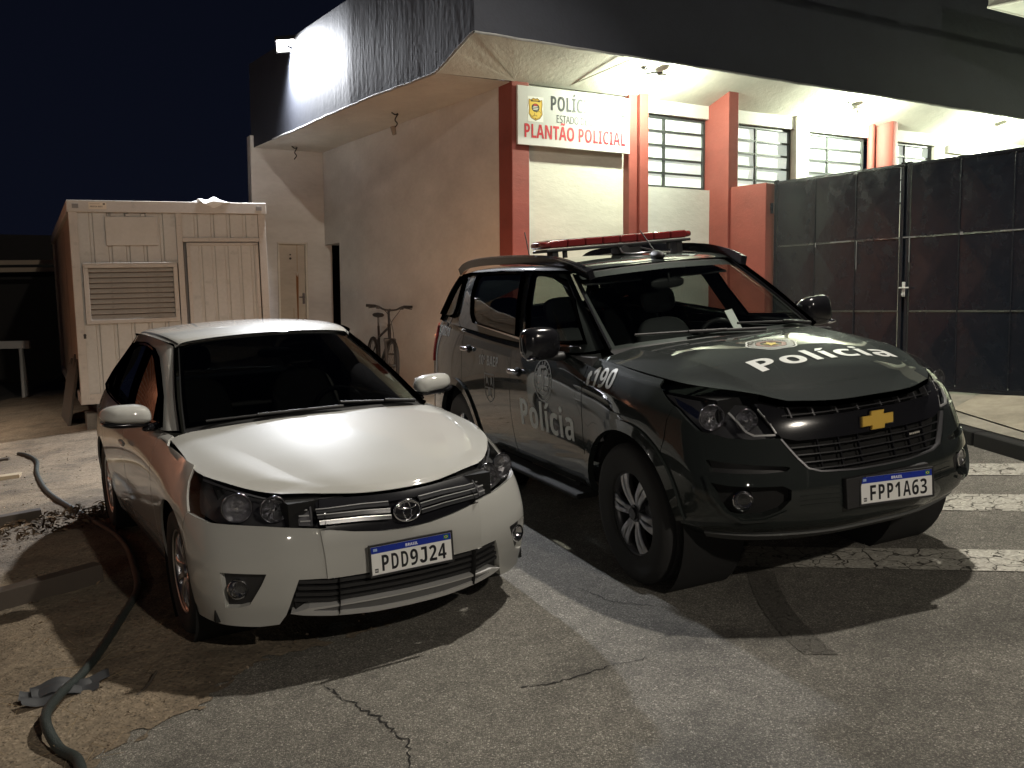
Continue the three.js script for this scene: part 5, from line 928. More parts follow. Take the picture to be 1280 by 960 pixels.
const B = {
  cream: std('cream wall paint', .68, .67, .645, .62, { map: rep(T.plaster, .6), bumpMap: rep(T.plasterBump, 1.2), bumpScale: .002 }),
  white: std('white wall paint', .72, .70, .62, .6, { map: rep(T.plaster, .8), bumpMap: rep(T.plasterBump, 1.2), bumpScale: .002 }),
  soffit: std('pale soffit paint', .60, .575, .52, .7, { map: rep(T.plaster, .5), bumpMap: rep(T.plasterBump, .8), bumpScale: .003 }),
  red: std('brick red paint', .29, .070, .055, .6, { map: rep(T.plaster, 1.1), bumpMap: rep(T.plasterBump, 1.5), bumpScale: .0015 }),
  navy: std('dark slate blue plaster', .026, .030, .044, .75, { map: rep(T.plaster, .7), bumpMap: rep(T.drip, .40, .34), bumpScale: .0022 }),
  navyFront: std('dark slate blue plaster of the front', .026, .030, .044, .75, { map: rep(T.plaster, .7), bumpMap: rep(T.plasterBump, .6), bumpScale: .002 }),
  steel: std('painted steel frame', .035, .038, .038, .5),
  pane: std('frosted window pane, lit from inside', .66, .70, .66, .25, { emissive: lin(.62, .68, .60), emissiveIntensity: .85 }),
};
const FO = V(.02, 0, -10.63), FR = .506; // facade frame: x along the wall, z out of it
const station = thing('police_station', 'white police station with red pillars and a dark blue fascia over its eaves', 'building');
{
  const front = (g) => { g.applyMatrix4(new THREE.Matrix4().compose(FO, eul(0, FR, 0), V(1, 1, 1))); return wallUV(g); };
  const fb = (x0, x1, y0, y1, z0, z1, bev = 0) => front(box(x1 - x0, y1 - y0, z1 - z0, [(x0 + x1) / 2, (y0 + y1) / 2, (z0 + z1) / 2], [0, 0, 0], bev));
  const P = (n, g, m, l) => part(n, g, m, station, l);
  const SY = 4.22;
  P('wall', [fb(.19, 1.60, -.2, SY + .2, -.30, -.06)], B.white, 'white wall under the sign');
  P('wall', [fb(1.70, 2.90, -.2, 3.195, -.25, .03)], B.cream, 'cream wall below the nearest window');
  P('wall', fb(2.90, 7.2, -.2, 3.195, -.26, -.002), B.white);
  P('wall', fb(1.60, 12, 4.064, SY + .25, -.24, .004), B.cream);
  P('wall', fb(7.02, 12, -.2, 4.064, -.24, -.004), B.white);
  P('wall', fb(2.935, 3.225, 3.195, 4.064, -.25, -.003), B.cream);
  P('beam', fb(7.3, 12, 3.98, 4.10, -.004, .05), B.cream);
  P('pillar', fb(-.02, .20, -.2, SY + .15, -.28, .03, .01), B.red, 'red corner pillar');
  P('pillar', [fb(1.535, 1.655, -.2, SY + .2, -.2, .05, .008), fb(1.657, 1.785, -.2, SY + .2, -.2, .10, .008)], B.red);
  P('pillar', fb(2.775, 2.930, -.2, SY + .3, -.2, .37, .008), B.red, 'red fin pillar between the windows');
  P('pillar', fb(4.225, 4.455, 3.0, SY + .15, -.2, .04, .006), B.white, 'white pillar between two windows');
  for (const [x, r] of [[5.655, .05], [5.92, .17]]) P('pillar', front(cyl(r, r, 2.2, [x, 3.3, .02], [0, 0, 0], 20)), B.red);
  // windows: frame, bars and ten panes each
  for (const [x0, x1, split] of [[1.79, 2.772, .36], [3.228, 4.22, .40], [4.46, 5.60, .40], [6.10, 7.015, .40]]) {
    const y0 = 3.2, y1 = 4.06, w = P('window', [fb(x0, x1, y0, y0 + .03, -.14, -.06), fb(x0, x1, y1 - .03, y1, -.14, -.06), fb(x0, x0 + .028, y0 + .03, y1 - .03, -.14, -.06), fb(x1 - .028, x1, y0 + .03, y1 - .03, -.14, -.06)], B.steel);
    const xm = lerp(x0, x1, split); part('mullion', fb(xm - .014, xm + .014, y0 + .03, y1 - .03, -.135, -.065), B.steel, w);
    for (let r = 1; r < 5; r++) { const y = lerp(y0 + .015, y1 - .015, r / 5); part('transom', fb(x0 + .028, x1 - .028, y - .012, y + .012, -.128, -.07), B.steel, w); }
    for (let r = 0; r < 5; r++) for (const [a, b] of [[x0 + .028, xm - .014], [xm + .014, x1 - .028]]) {
      const ya = lerp(y0 + .015, y1 - .015, r / 5) + .012, yb = lerp(y0 + .015, y1 - .015, (r + 1) / 5) - .012, tilt = rr(-.07, .07), q = front(box(b - a, yb - ya, .005, [(a + b) / 2, (ya + yb) / 2, -.10], [tilt, rr(-.01, .01), 0]));
      part('pane', q, rnd() < .5 ? B.pane : B.pane2 ??= std('frosted window pane, lit from inside', .58, .63, .60, .35, { map: rep(T.plaster, 1.5), emissive: lin(.52, .58, .53), emissiveIntensity: .95, emissiveMap: rep(T.plaster, 1.5) }), w);
    }
  }
  // side wall with the bicycle, and the end wall with a door
  const sw = Math.atan2(4.10, -2.66), slen = Math.hypot(2.66, 4.10), sideQ = eul(0, Math.atan2(4.10, 2.66) + Math.PI, 0); // along the wall away from the corner
  const along = (g) => { g.applyMatrix4(new THREE.Matrix4().compose(V(.02, 0, -10.63), new THREE.Quaternion().setFromUnitVectors(V(1, 0, 0), V(-2.66, 0, -4.10).normalize()), V(1, 1, 1))); return wallUV(g, .9); };
  // in this frame x runs away from the corner and +z points... the street side is -z
  P('wall', along(box(slen - .02, 4.6, .24, [slen / 2 + .01, 2.0, .125])), B.cream, 'long cream side wall behind the bicycle');
  P('wall', along(box(.60, 1.45, .22, [slen + .32, 3.50, .13])), B.cream, 'lintel above the dark passage');
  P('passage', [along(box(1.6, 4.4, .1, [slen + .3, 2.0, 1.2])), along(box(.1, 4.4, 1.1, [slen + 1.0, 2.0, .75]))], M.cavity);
  const endG = (g) => { g.applyMatrix4(new THREE.Matrix4().compose(V(-2.86, 0, -15.32), eul(0, FR, 0), V(1, 1, 1))); return wallUV(g, .9); }; // x negative towards the left
  P('wall', [endG(box(.40, 2.52, .2, [-.20, 1.54, -.1])), endG(box(.37, 2.52, .2, [-1.065, 1.54, -.1])), endG(box(1.25, 1.6, .2, [-.625, 3.60, -.1]))], B.cream, 'end wall with a stained white door');
  const door = P('door', endG(box(.47, 2.46, .05, [-.638, 1.56, -.09])), std('stained white door', .55, .50, .42, .55, { map: rep(T.plaster, .9) }), 'stained white door');
  part('door_frame', [endG(box(.03, 2.5, .10, [-.418, 1.56, -.05])), endG(box(.03, 2.5, .10, [-.860, 1.56, -.05])), endG(box(.45, .03, .10, [-.639, 2.79, -.05]))], B.white, door);
  part('door_handle', [endG(box(.035, .17, .012, [-.462, 1.93, -.058])), endG(box(.09, .018, .02, [-.49, 1.95, -.045]))], M.darkChrome, door);
  for (const [y, r] of [[2.615, .012], [2.555, .018]]) part('door_lock', endG(cyl(r, r, .012, [-.66, y, -.062], [Math.PI / 2, 0, 0], 14)), M.blackPlastic, door);
  { // rust-brown drips on the door
    const s = (pts) => endG(finish(new THREE.ShapeGeometry(new THREE.Shape(pts.map(p => new THREE.Vector2(...p)))))); const m = std('rust stain', .20, .085, .025, .8), m2 = std('faint stain', .33, .24, .15, .8);
    const mv = (g) => { const p = g.attributes.position, d = V(Math.sin(FR), 0, Math.cos(FR)); for (let i = 0; i < p.count; i++) p.setXYZ(i, p.getX(i) + d.x * -.062, p.getY(i), p.getZ(i) + d.z * -.062); return g; };
    part('rust_stain', [mv(s([[-.575, 2.34], [-.566, 2.28], [-.556, 2.30], [-.548, 2.26], [-.535, 2.33], [-.538, 2.1], [-.545, 1.75], [-.55, 1.3], [-.565, 1.3], [-.568, 1.75], [-.575, 2.1]]))], m, door);
    part('faint_stain', [mv(s([[-.555, 2.77], [-.545, 2.77], [-.548, 2.35], [-.558, 2.35]])), mv(s([[-.625, 1.78], [-.618, 1.78], [-.618, 1.3], [-.63, 1.3]]))], m2, door);
  }
  // eaves: fascia and soffit
  const FA = [[-3.97, -14.83, 4.22], [-3.80, -14.58, 4.22], [-3.70, -14.43, 4.22], [-3.55, -14.21, 4.22], [-3.12, -13.59, 4.22], [-2.59, -12.79, 4.22], [-1.95, -11.81, 4.22], [-1.41, -11.05, 4.22], [-.92, -10.35, 4.20], [-.769, -10.129, 4.205], [-.639, -9.937, 4.276], [-.496, -9.727, 4.362], [-.343, -9.502, 4.437]];
  const path = []; for (let i = 0; i + 1 < FA.length; i++) for (let k = 0; k < 8; k++) path.push(FA[i].map((a, c) => lerp(a, FA[i + 1][c], k / 8))); path.push(FA[FA.length - 1]);
  const TOP = 5.48, strip = (A, Bf, m, n = 12) => { const pos = [], uv = [], idx = []; let L = 0; A.forEach((p, i) => { if (i) L += Math.hypot(p[0] - A[i - 1][0], p[2] - A[i - 1][2]); const q = Bf(p, i); for (let k = 0; k <= n; k++) { const t = k / n; pos.push(lerp(p[0], q[0], t), lerp(p[1], q[1], t), lerp(p[2], q[2], t)); uv.push(L, t * Math.hypot(...p.map((a, c) => a - q[c]))); } }); for (let i = 0; i + 1 < A.length; i++) for (let k = 0; k < n; k++) { const a = i * (n + 1) + k; idx.push(a, a + n + 1, a + 1, a + 1, a + n + 1, a + n + 2); } const g = new THREE.BufferGeometry(); g.setAttribute('position', new THREE.Float32BufferAttribute(pos, 3)); g.setAttribute('uv', new THREE.Float32BufferAttribute(uv, 2)); g.setIndex(idx); g.computeVertexNormals(); return g; };
  const left = path.map(([x, z, y]) => [x, y + .012 * (vf(x * 5, z * 5) - .5) * 2, z]);
  const rt = []; for (let i = 0; i <= 90; i++) { const t = i / 90, x = lerp(-.343, 10.0, t), z = lerp(-9.502, -15.56, t); rt.push([x, 4.437 + .010 * (vf(x * 6, 3) - .5) + .008 * (vf(x * 30, 5) - .5), z]); }
  P('fascia', strip(left, (p) => [p[0], TOP, p[2]], 0), B.navy, 'dark fascia on the side, lit by the floodlight');
  P('fascia', strip(rt, (p) => [p[0], 6.7, p[2]], 0), B.navyFront, 'dark fascia along the front');
  { const inner = (p) => { const d = V(-2.66, 0, -4.10).normalize(), rel = V(p[0] - .02, 0, p[2] + 10.63), t = Math.max(0, rel.dot(d)); return [.02 + d.x * t - .1 * d.z * -1 * 0 + .12, SY, -10.63 + d.z * t - .05]; };
    P('soffit', [strip(left.filter((_, i) => i < 8 * 9 + 1), inner, 0), strip(left.filter((_, i) => i >= 8 * 9), () => [.06, SY, -10.60], 0)], B.soffit);
    const L = V(.875, 0, -.485); P('soffit', strip(rt, (p) => { const t = Math.max(0, V(p[0] - .02, 0, p[2] + 10.63).dot(L)); return [.02 + L.x * t, SY, -10.63 + L.z * t]; }, 0), B.soffit); }
  // raw plaster bead along the lower edge of the fascia
  P('fascia_edge', [tube(left.slice(26).map(p => [p[0] - .004, p[1], p[2] + .004]), .016, 160, 6), tube(rt.map(p => [p[0] - .002, p[1], p[2] + .006]), .014, 200, 6)], std('rough plaster edge', .34, .34, .33, .9, { bumpMap: T.plasterBump, bumpScale: .01 }));
  { // roof slab closes the top
    const o = [[-3.97, -14.83], [-3.12, -13.59], [-.92, -10.35], [-.343, -9.502], [10, -15.56], [10, -22], [-4, -20]], s = new THREE.Shape(o.map(p => new THREE.Vector2(p[0], p[1]))), g = finish(new THREE.ExtrudeGeometry(s, { depth: .1, bevelEnabled: false })); g.rotateX(Math.PI / 2); g.translate(0, TOP - .05, 0); P('roof', g, B.navy); }
  P('gutter_line', tube([[.62, 4.232, -10.95], [.9, 4.30, -10.72], [1.28, 4.40, -10.44]], .006, 10, 6), B.soffit);
}
{ // canopy slab at the far right of the fascia
  const c = thing('canopy_slab', 'pale canopy slab jutting out above the fascia at the far right', 'canopy'), K = [5.82, 5.36, -11.9], a = [.863, -.505], b = [.72, .70];
  const q = [[0, 0], [4, 0], [4, 3], [0, 3]].map(([s, t]) => [K[0] + a[0] * s + b[0] * t, K[2] + a[1] * s + b[1] * t]), sh = new THREE.Shape(q.map(p => new THREE.Vector2(p[0], p[1])));
  const g = finish(new THREE.ExtrudeGeometry(sh, { depth: .5, bevelEnabled: false })); g.rotateX(Math.PI / 2); g.translate(0, K[1] + .5, 0); part('slab', wallUV(g), std('weathered concrete', .40, .38, .34, .85, { map: rep(T.plaster, .9) }), c);
  part('drip_edge', [[q[0], q[3]], [q[0], q[1]]].map(([m, n]) => bar([m[0], K[1] + .01, m[1]], [n[0], K[1] + .01, n[1]], .02, 6)), B.soffit, c);
  part('support_wall', wallUV(box(.5, 6, 3.5, [9.6, 2.86, -12.5])), B.white, c);
}
// low red wall that carries the gate
{
  const a = [2.70, -11.76], b = [3.045, -11.30], d = Math.hypot(b[0] - a[0], b[1] - a[1]), w = thing('low_wall', 'low red wall between the red fin pillar and the dark gate', 'wall', [(a[0] + b[0]) / 2, 1.2, (a[1] + b[1]) / 2], Math.atan2(-(b[1] - a[1]), b[0] - a[0]));
  part('masonry', wallUV(box(d, 4.0, .16, [0, .0, 0], [0, 0, 0], .01)), B.red, w);
}
// the gate: two leaves of folded steel panels
{
  const a = V(3.075, 0, -11.255), dir = V(4.04 - 3.075, 0, -9.87 + 11.255), L = dir.length(), ry = Math.atan2(-dir.z, dir.x); dir.normalize();
  const gate = thing('steel_gate', 'tall dark steel gate of folded square panels with two leaves', 'gate', [a.x, 0, a.z], ry);
  const G = std('dark gate paint', .011, .0145, .022, .62, { map: rep(T.plaster, 1.3), roughnessMap: rep(T.dust, .7), bumpMap: rep(T.plasterBump, .8), bumpScale: .0012 }), worn = std('bare worn paint', .16, .16, .165, .5);
  const ys = [.93, 1.70, 2.455, 3.20];
  for (let leaf = 0; leaf < 2; leaf++) {
    const x0 = leaf * (L + .012), fr = part('gate_leaf', [box(.040, 2.30, .03, [x0 + .03, 2.07, -.008]), box(.040, 2.30, .03, [x0 + L - .03, 2.07, -.008]), box(L, .03, .03, [x0 + L / 2, 3.19, -.008]), box(L, .05, .03, [x0 + L / 2, .93, -.008])], G, gate);
    for (let c = 0; c < 3; c++) for (let r = 0; r < 3; r++) {
      const xa = lerp(x0 + .055, x0 + L - .055, c / 3) + .004, xb = lerp(x0 + .055, x0 + L - .055, (c + 1) / 3) - .004, ya = ys[r] + .006, yb = ys[r + 1] - .006, zc = rr(.005, .011), m = [(xa + xb) / 2 + rr(-.03, .03), (ya + yb) / 2 + rr(-.03, .03), zc], k = [[xa, ya, 0], [xb, ya, 0], [xb, yb, 0], [xa, yb, 0]].map(p => [p[0], p[1], rr(-.004, .004)]);
      const g = merge([0, 1, 2, 3].map(i => tri3(k[i], k[(i + 1) % 4], m))); const p = g.attributes.position, t = g.attributes.uv; for (let i = 0; i < p.count; i++) t.setXY(i, p.getX(i), p.getY(i));
      part('folded_panel', g, G, fr);
    }
    for (let c = 1; c < 3; c++) part('panel_seam', box(.012, 2.2, .008, [lerp(x0 + .055, x0 + L - .055, c / 3), 2.07, .003]), G, fr);
    for (let r = 1; r < 3; r++) part('panel_seam', box(L - .1, .010, .009, [x0 + L / 2, ys[r], .003]), G, fr);
  }
  part('cover_strip', box(.07, 2.3, .012, [L + .006, 2.07, -.032]), G, gate);
  for (const [x, y, w, h] of [[.93, 2.458, .26, .010], [1.13, 2.30, .010, .30], [.60, 2.44, .012, .05], [L + .06, 2.456, .14, .012], [L + .066, 2.33, .010, .26], [L + .62, 2.458, .03, .03], [1.10, 3.17, .05, .012], [L + 1.15, 2.456, .3, .010]]) part('worn_edge', box(w, h, .003, [x, y, .0095]), worn, gate);
  part('gate_handle', [box(.035, .15, .012, [L + .03, 1.925, .034], [0, 0, 0], .005), box(.11, .016, .02, [L + .045, 1.94, .055], [0, 0, 0], .006), cyl(.014, .014, .03, [L + .03, 1.875, .04], [Math.PI / 2, 0, 0], 12)], std('satin steel', .60, .60, .60, .45, { metalness: .3 }), gate);
  for (const y of [1.25, 2.9]) part('hinge', cyl(.02, .02, .12, [-.012, y, .02], [0, 0, 0], 12), G, gate);
}
// sign over the entrance
{
  const s = thing('station_sign', 'white sign with a police crest and black and red lettering above the entrance', 'sign', [FO.x + .775 * .875 + .062 * .485, 3.862, FO.z - .775 * .485 + .062 * .875], FR);
  part('panel', box(1.50, .635, .035, [0, 0, 0], [0, 0, 0], .004), phys('sign sheet', .58, .575, .56, .12), s);
  const put = (t, size, x, y, w, m, f) => { const sx = w / letters(t, size, 1, f).width; return part('lettering', flatLetters(t, size, .002, sx, f).map(g => move(g, [x, y, .0178])), m, s); };
  const black = std('black vinyl', .03, .03, .035, .4), red = std('red vinyl', .50, .02, .035, .4);
  put('POLÍCIA CIVIL', .112, .180, .085, 1.01, black); put('ESTADO DE SÃO PAULO', .060, .185, -.045, .87, black, fontReg); put('PLANTÃO POLICIAL', .108, .01, -.235, 1.35, red);
  const cr = part('crest', box(.20, .27, .002, [-.525, .075, .0184]), std('crest print', 1, 1, 1, .4, { map: canvasTex(200, 270, (c, w, h) => {
    c.fillStyle = '#e4e2dd'; c.fillRect(0, 0, w, h);
    const shape = (k) => { c.beginPath(); const P = [[.06, .10], [.2, .14], [.36, .05], [.5, .09], [.64, .05], [.8, .14], [.94, .10], [.96, .3], [.92, .5], [.96, .72], [.8, .9], [.5, 1], [.2, .9], [.04, .72], [.08, .5], [.04, .3]]; P.forEach(([x, y], i) => { const X = w * (.5 + (x - .5) * k), Y = h * (.5 + (y - .52) * k * .98); i ? c.lineTo(X, Y) : c.moveTo(X, Y); }); c.closePath(); c.fill(); };
    c.fillStyle = '#3a2c10'; shape(.98); c.fillStyle = '#b58f2c'; shape(.93); c.fillStyle = '#d8b64c'; shape(.80);
    c.fillStyle = '#3b3014'; c.fillRect(w * .2, h * .15, w * .6, h * .055); c.fillStyle = '#d8b64c'; c.font = 'bold 15px sans-serif'; c.textAlign = 'center'; c.fillText('POLICIA', w / 2, h * .197);
    c.fillStyle = '#1f1d1c'; c.beginPath(); c.ellipse(w / 2, h * .44, w * .25, h * .17, 0, 0, 7); c.fill(); c.fillStyle = '#a8322a'; c.beginPath(); c.ellipse(w / 2, h * .33, w * .13, h * .05, 0, 0, 7); c.fill(); c.fillStyle = '#d9d4c8'; c.fillRect(w * .36, h * .38, w * .28, h * .03); c.fillRect(w * .33, h * .44, w * .34, h * .03); c.fillRect(w * .36, h * .50, w * .28, h * .03);
    c.strokeStyle = '#5a4313'; c.lineWidth = 5; for (const k of [-1, 1]) { c.beginPath(); c.arc(w / 2 + k * w * .2, h * .68, w * .15, k > 0 ? 3.4 : -.3, k > 0 ? 6 : 3); c.stroke(); }
    c.fillStyle = '#5a4313'; c.font = 'bold 20px sans-serif'; c.fillText('CIVIL', w / 2, h * .78); c.fillStyle = '#7a5d1d'; c.beginPath(); c.arc(w / 2, h * .88, 9, 0, 7); c.fill();
  }) }), s);
}
// ------------------------------------------------------------------ site container
T.grime = dataTex(512, (u, v) => { const k = .86 + .22 * (.5 * vnoise(u * 5, v * 5, 5) + .2 * vnoise(u * 26, v * 9, 26) + .3 * vnoise(u * 80, v * 80, 80) - .5) - .16 * smooth(.80, .93, vnoise(u * 19, v * 19, 19)) * vnoise(u * 60, v * 60, 60); return [k, k * .985, k * .955]; });
{
  const C = thing('site_container', 'dirty white ribbed steel container with a louvred vent behind the white sedan', 'container', [-5.52, .56, -12.15], 0);
  C.quaternion.copy(eul(0, .473, 0).multiply(eul(0, 0, .026)).multiply(eul(.004, 0, 0)));
  const paint = std('dirty white container paint', .55, .55, .53, .6, { map: rep(T.grime, .55) }), dark = std('container gap shade grey', .22, .21, .20, .8), rail = std('container frame paint', .52, .49, .45, .55, { map: rep(T.grime, .9) }), W = 2.46, H = 2.57, L = 7.0;  // dark: grey that paints in the shade of holes, gaps and vent
  const U = (g) => wallUV(g);
  // folded sheet: flats with narrow grooves, outline in x, extruded over height
  const ribbed = (x0, x1, y0, y1, pitch, first, z, depth = .024) => {
    const line = [[x0, 0]]; for (let x = first; x < x1 - .02; x += pitch) if (x > x0 + .02) line.push([x - .027, 0], [x - .015, -depth], [x + .015, -depth], [x + .027, 0]); line.push([x1, 0]);
    const pos = []; for (let i = 0; i + 1 < line.length; i++) { const [a, c] = line[i], [b, d] = line[i + 1]; pos.push(a, y0, z + c, b, y0, z + d, b, y1, z + d, a, y0, z + c, b, y1, z + d, a, y1, z + c); }
    const g = new THREE.BufferGeometry(); g.setAttribute('position', new THREE.Float32BufferAttribute(pos, 3)); g.computeVertexNormals(); return U(finish(g));
  };
  part('corner_post', U(box(.10, H, .10, [.05, H / 2, -.04], [0, 0, 0], .006)), rail, C); part('corner_post', U(box(.10, H, .10, [W - .05, H / 2, -.04], [0, 0, 0], .006)), rail, C);
  part('corner_post', U(box(.10, H, .10, [.05, H / 2, -L + .05])), rail, C); part('corner_post', U(box(.10, H, .10, [W - .05, H / 2, -L + .05])), rail, C);
  part('top_rail', U(box(W + .03, .15, .13, [W / 2, H - .055, -.035], [0, 0, 0], .008)), rail, C);
  part('bottom_rail', U(box(W, .13, .10, [W / 2, .06, -.045])), rail, C);
  part('side_rail', U(box(.13, .14, L, [.045, H - .06, -L / 2], [0, 0, 0], .008)), rail, C); part('side_rail', U(box(.11, .13, L, [.05, .06, -L / 2])), rail, C);
  part('roof', U(box(W, .04, L, [W / 2, H - .03, -L / 2])), paint, C);
  for (const x of [.085, W - .085]) part('corner_hole', box(.075, .055, .02, [x, H - .055, .0265]), dark, C);  // darker plates paint in the shade of the corner openings
  // front
  part('front_panel', [ribbed(.10, 1.285, 1.80, H - .13, .212, .258, -.03), ribbed(.10, 1.285, .12, 1.03, .212, .258, -.03), ribbed(.10, .15, 1.03, 1.80, .3, 9, -.03)], paint, C);
  part('front_panel', ribbed(1.36, 2.36, 2.125, H - .13, .212, 1.545, -.03, .022), paint, C);
  part('door_post', U(box(.075, H - .2, .07, [1.322, H / 2, -.03], [0, 0, 0], .005)), rail, C);
  part('door_header', U(box(1.0, .055, .06, [1.86, 2.095, -.025], [0, 0, 0], .005)), rail, C);
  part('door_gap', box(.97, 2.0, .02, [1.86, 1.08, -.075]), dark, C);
  const d = part('container_door', [ribbed(1.425, 2.325, .14, 2.02, .172, 1.58, -.012, .016)], paint, C);
  part('door_frame', [U(box(.045, 1.92, .04, [1.425, 1.08, -.018])), U(box(.04, 1.92, .04, [2.325, 1.08, -.018])), U(box(.94, .04, .04, [1.875, 2.035, -.018]))], rail, d);
  part('sign_board', U(box(.63, .37, .03, [.735, 2.205, .0], [0, 0, .004], .006)), std('repainted plate', .56, .54, .50, .5, { map: rep(T.grime, .4) }), C);
  for (const x of [.52, .70, .88]) part('board_clip', box(.05, .03, .03, [x, 2.41, -.005]), paint, C);
  { // vent
    const x0 = .135, x1 = 1.27, y0 = 1.02, y1 = 1.785, v = part('vent', [U(box(x1 - x0, .05, .05, [(x0 + x1) / 2, y1 - .025, .0], [0, 0, 0], .006)), U(box(x1 - x0, .055, .05, [(x0 + x1) / 2, y0 + .028, .0], [0, 0, 0], .006)), U(box(.05, y1 - y0 - .1, .05, [x0 + .025, (y0 + y1) / 2, 0], [0, 0, 0], .006)), U(box(.055, y1 - y0 - .1, .05, [x1 - .028, (y0 + y1) / 2, 0], [0, 0, 0], .006))], rail, C);
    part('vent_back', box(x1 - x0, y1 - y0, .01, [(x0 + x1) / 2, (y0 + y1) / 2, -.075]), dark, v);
    for (let i = 0; i < 10; i++) part('louvre', U(box(x1 - x0 - .105, .006, .070, [(x0 + x1) / 2, lerp(y0 + .085, y1 - .075, i / 9), -.022], [.72, 0, rr(-.002, .002)])), std('louvre paint', .54, .52, .48, .6, { map: rep(T.grime, .7) }), v);
    part('vent_frame_edge', [bar([x0, y1 + .008, .02], [x1, y1 + .008, .02], .008, 6), bar([x0 - .004, y0, .02], [x0 - .004, y1, .02], .007, 6)], rail, v);
  }
  part('lock', [cyl(.018, .018, .03, [.095, .885, .015], [Math.PI / 2, 0, 0], 14), box(.03, .05, .01, [.095, .865, .012])], M.blackPlastic, C);
  part('number_plate', box(.21, .085, .003, [.345, H - .05, .0335]), std('plate print', 1, 1, 1, .5, { map: canvasTex(210, 85, (c, w, h) => { c.fillStyle = '#cdbfa8'; c.fillRect(0, 0, w, h); c.fillStyle = '#3a332b'; c.font = 'bold 26px sans-serif'; c.fillText('PREFIX 0051', 14, 62, 182); c.fillRect(168, 10, 26, 20); c.fillStyle = '#8d7f6c'; c.fillRect(14, 16, 120, 6); }) }), C);
  // long side; its dim warm light is put into a browner paint
  for (let i = 0; i < 6; i++) { const za = -.10 - i * 1.145, zb = za - 1.13; const g = ribbed(0, 1.13, .12, H - .12, .283, .28 + rr(-.01, .01), 0, .012); g.rotateY(-Math.PI / 2); g.translate(.028 + rr(-.003, .003), 0, za - 1.13); part('side_panel', U(g), std('container paint with painted shade', .34, .27, .215, .7, { map: rep(T.grime, .5) }), C); }
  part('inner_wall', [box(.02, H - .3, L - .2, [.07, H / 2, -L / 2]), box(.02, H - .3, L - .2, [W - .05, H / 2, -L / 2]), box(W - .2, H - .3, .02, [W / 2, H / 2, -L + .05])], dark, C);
  part('skid', [box(.14, .14, L, [.25, -.07, -L / 2]), box(.14, .14, L, [W - .25, -.07, -L / 2])], M.blackPlastic, C);
  for (const [x, z] of [[.25, -.25], [W - .25, -.25], [.25, -6.6], [W - .25, -6.6]]) { const b = part('support_block', U(box(.40, .42, .40, [x, -.34, z])), std('concrete block', .22, .21, .19, .9, { map: T.concrete }), C); }
}
{ // rag on the container roof
  const g = pebble((a, b, c) => [.24 * a + .04 * Math.sin(b * 5 + c * 3), .05 * b * (1 + .5 * Math.sin(a * 6)) + .02 * Math.sin(c * 7 + a * 4), .13 * c], 40, 24), r = mesh('plastic_rag', g, std('white plastic sheet', .75, .75, .72, .5)); r.position.set(-4.02, 3.185, -12.97); r.rotation.y = .47;
  tag(r, 'crumpled white plastic sheet lying on the container roof', 'plastic sheet');
}
{ // sheet of board leaning on the long side of the container
  const b = thing('leaning_board', 'dark ragged board leaning on the long side of the container', 'board', [-6.28, gy(-6.28, -13.35), -13.35], .473 - Math.PI / 2 + .03);
  const pts = [[-.70, 0], [.62, 0], [.70, .80]]; for (let i = 0; i <= 14; i++) pts.push([lerp(.66, -.66, i / 14), .84 + .06 * Math.sin(i * 1.3) + rr(-.02, .02) + (i > 4 && i < 7 ? .07 : 0)]); pts.push([-.72, .75]);
  const g = extrude(pts, .03, .004); g.rotateX(-.16); part('board', wallUV(g), std('dirty board', .10, .085, .07, .9, { map: T.grime }), b);
}
// brick house across the yard, beyond the left edge of the picture; the sedan's flank mirrors it
{
  const h = thing('brick_house', 'brick house wall beside the yard, mirrored in the flank of the white sedan', 'house', [-8.05, gy(-8, -9) - .1, -4.2], Math.PI / 2 + .12);
  part('wall', box(10.5, 5.4, .2, [5.0, 2.7, -.13]), std('mortar', .55, .52, .46, .95), h);
  const list = [[], [], []]; for (let r = 0; r < 26; r++) for (let c = 0; c < 31; c++) { const x = -.15 + c * .335 + (r % 2) * .167; list[Math.floor(rnd() * 3)].push(box(.30, .168, .06, [x, .10 + r * .204, -.022 + rr(-.004, .004)])); }
  list.forEach((l, i) => { const p = part('brickwork', l, std('red brick', [.30, .26, .34][i], [.115, .095, .135][i], [.062, .052, .075][i], .9), h); p.userData.kind = 'stuff'; });
  part('roof', box(11, .12, 1.2, [5, 5.5, -.1], [.2, 0, 0]), std('roof sheet', .10, .09, .085, .8), h);
}
{ // yard behind on the left: dark shed with pale boards, seen as a sliver
  const s = thing('dark_shed', 'dark open shed with pale boards behind the container at the left edge', 'shed', [-10.6, gy(-10, -19), -19.6], .35);
  part('back_wall', box(4, 3.2, .15, [0, 1.6, -1.2]), std('dark boards', .02, .018, .016, .9), s);
  for (const y of [2.55, 2.40]) part('board', box(2.6, .09, .04, [.6, y, .1], [0, 0, .02]), std('pale board', .34, .27, .20, .8), s);
  for (const x of [-.9, 1.25]) part('post', box(.12, 2.6, .12, [x, 1.3, 0]), std('dark post', .05, .045, .04, .9), s);
  const w = thing('white_trestle', 'white painted trestle standing in the dark by the left edge', 'trestle', [-9.15, gy(-9.15, -17.1), -17.1], .3);
  part('top', box(.9, .14, .12, [0, .98, 0], [0, 0, 0], .01), std('white painted wood', .40, .40, .38, .7), w);
  for (const x of [-.35, .30]) for (const z of [-.1, .1]) part('leg', bar([x, .92, z * .3], [x + .05, 0, z * 2], .035, 6), std('white painted wood', .34, .34, .32, .7), w);
}
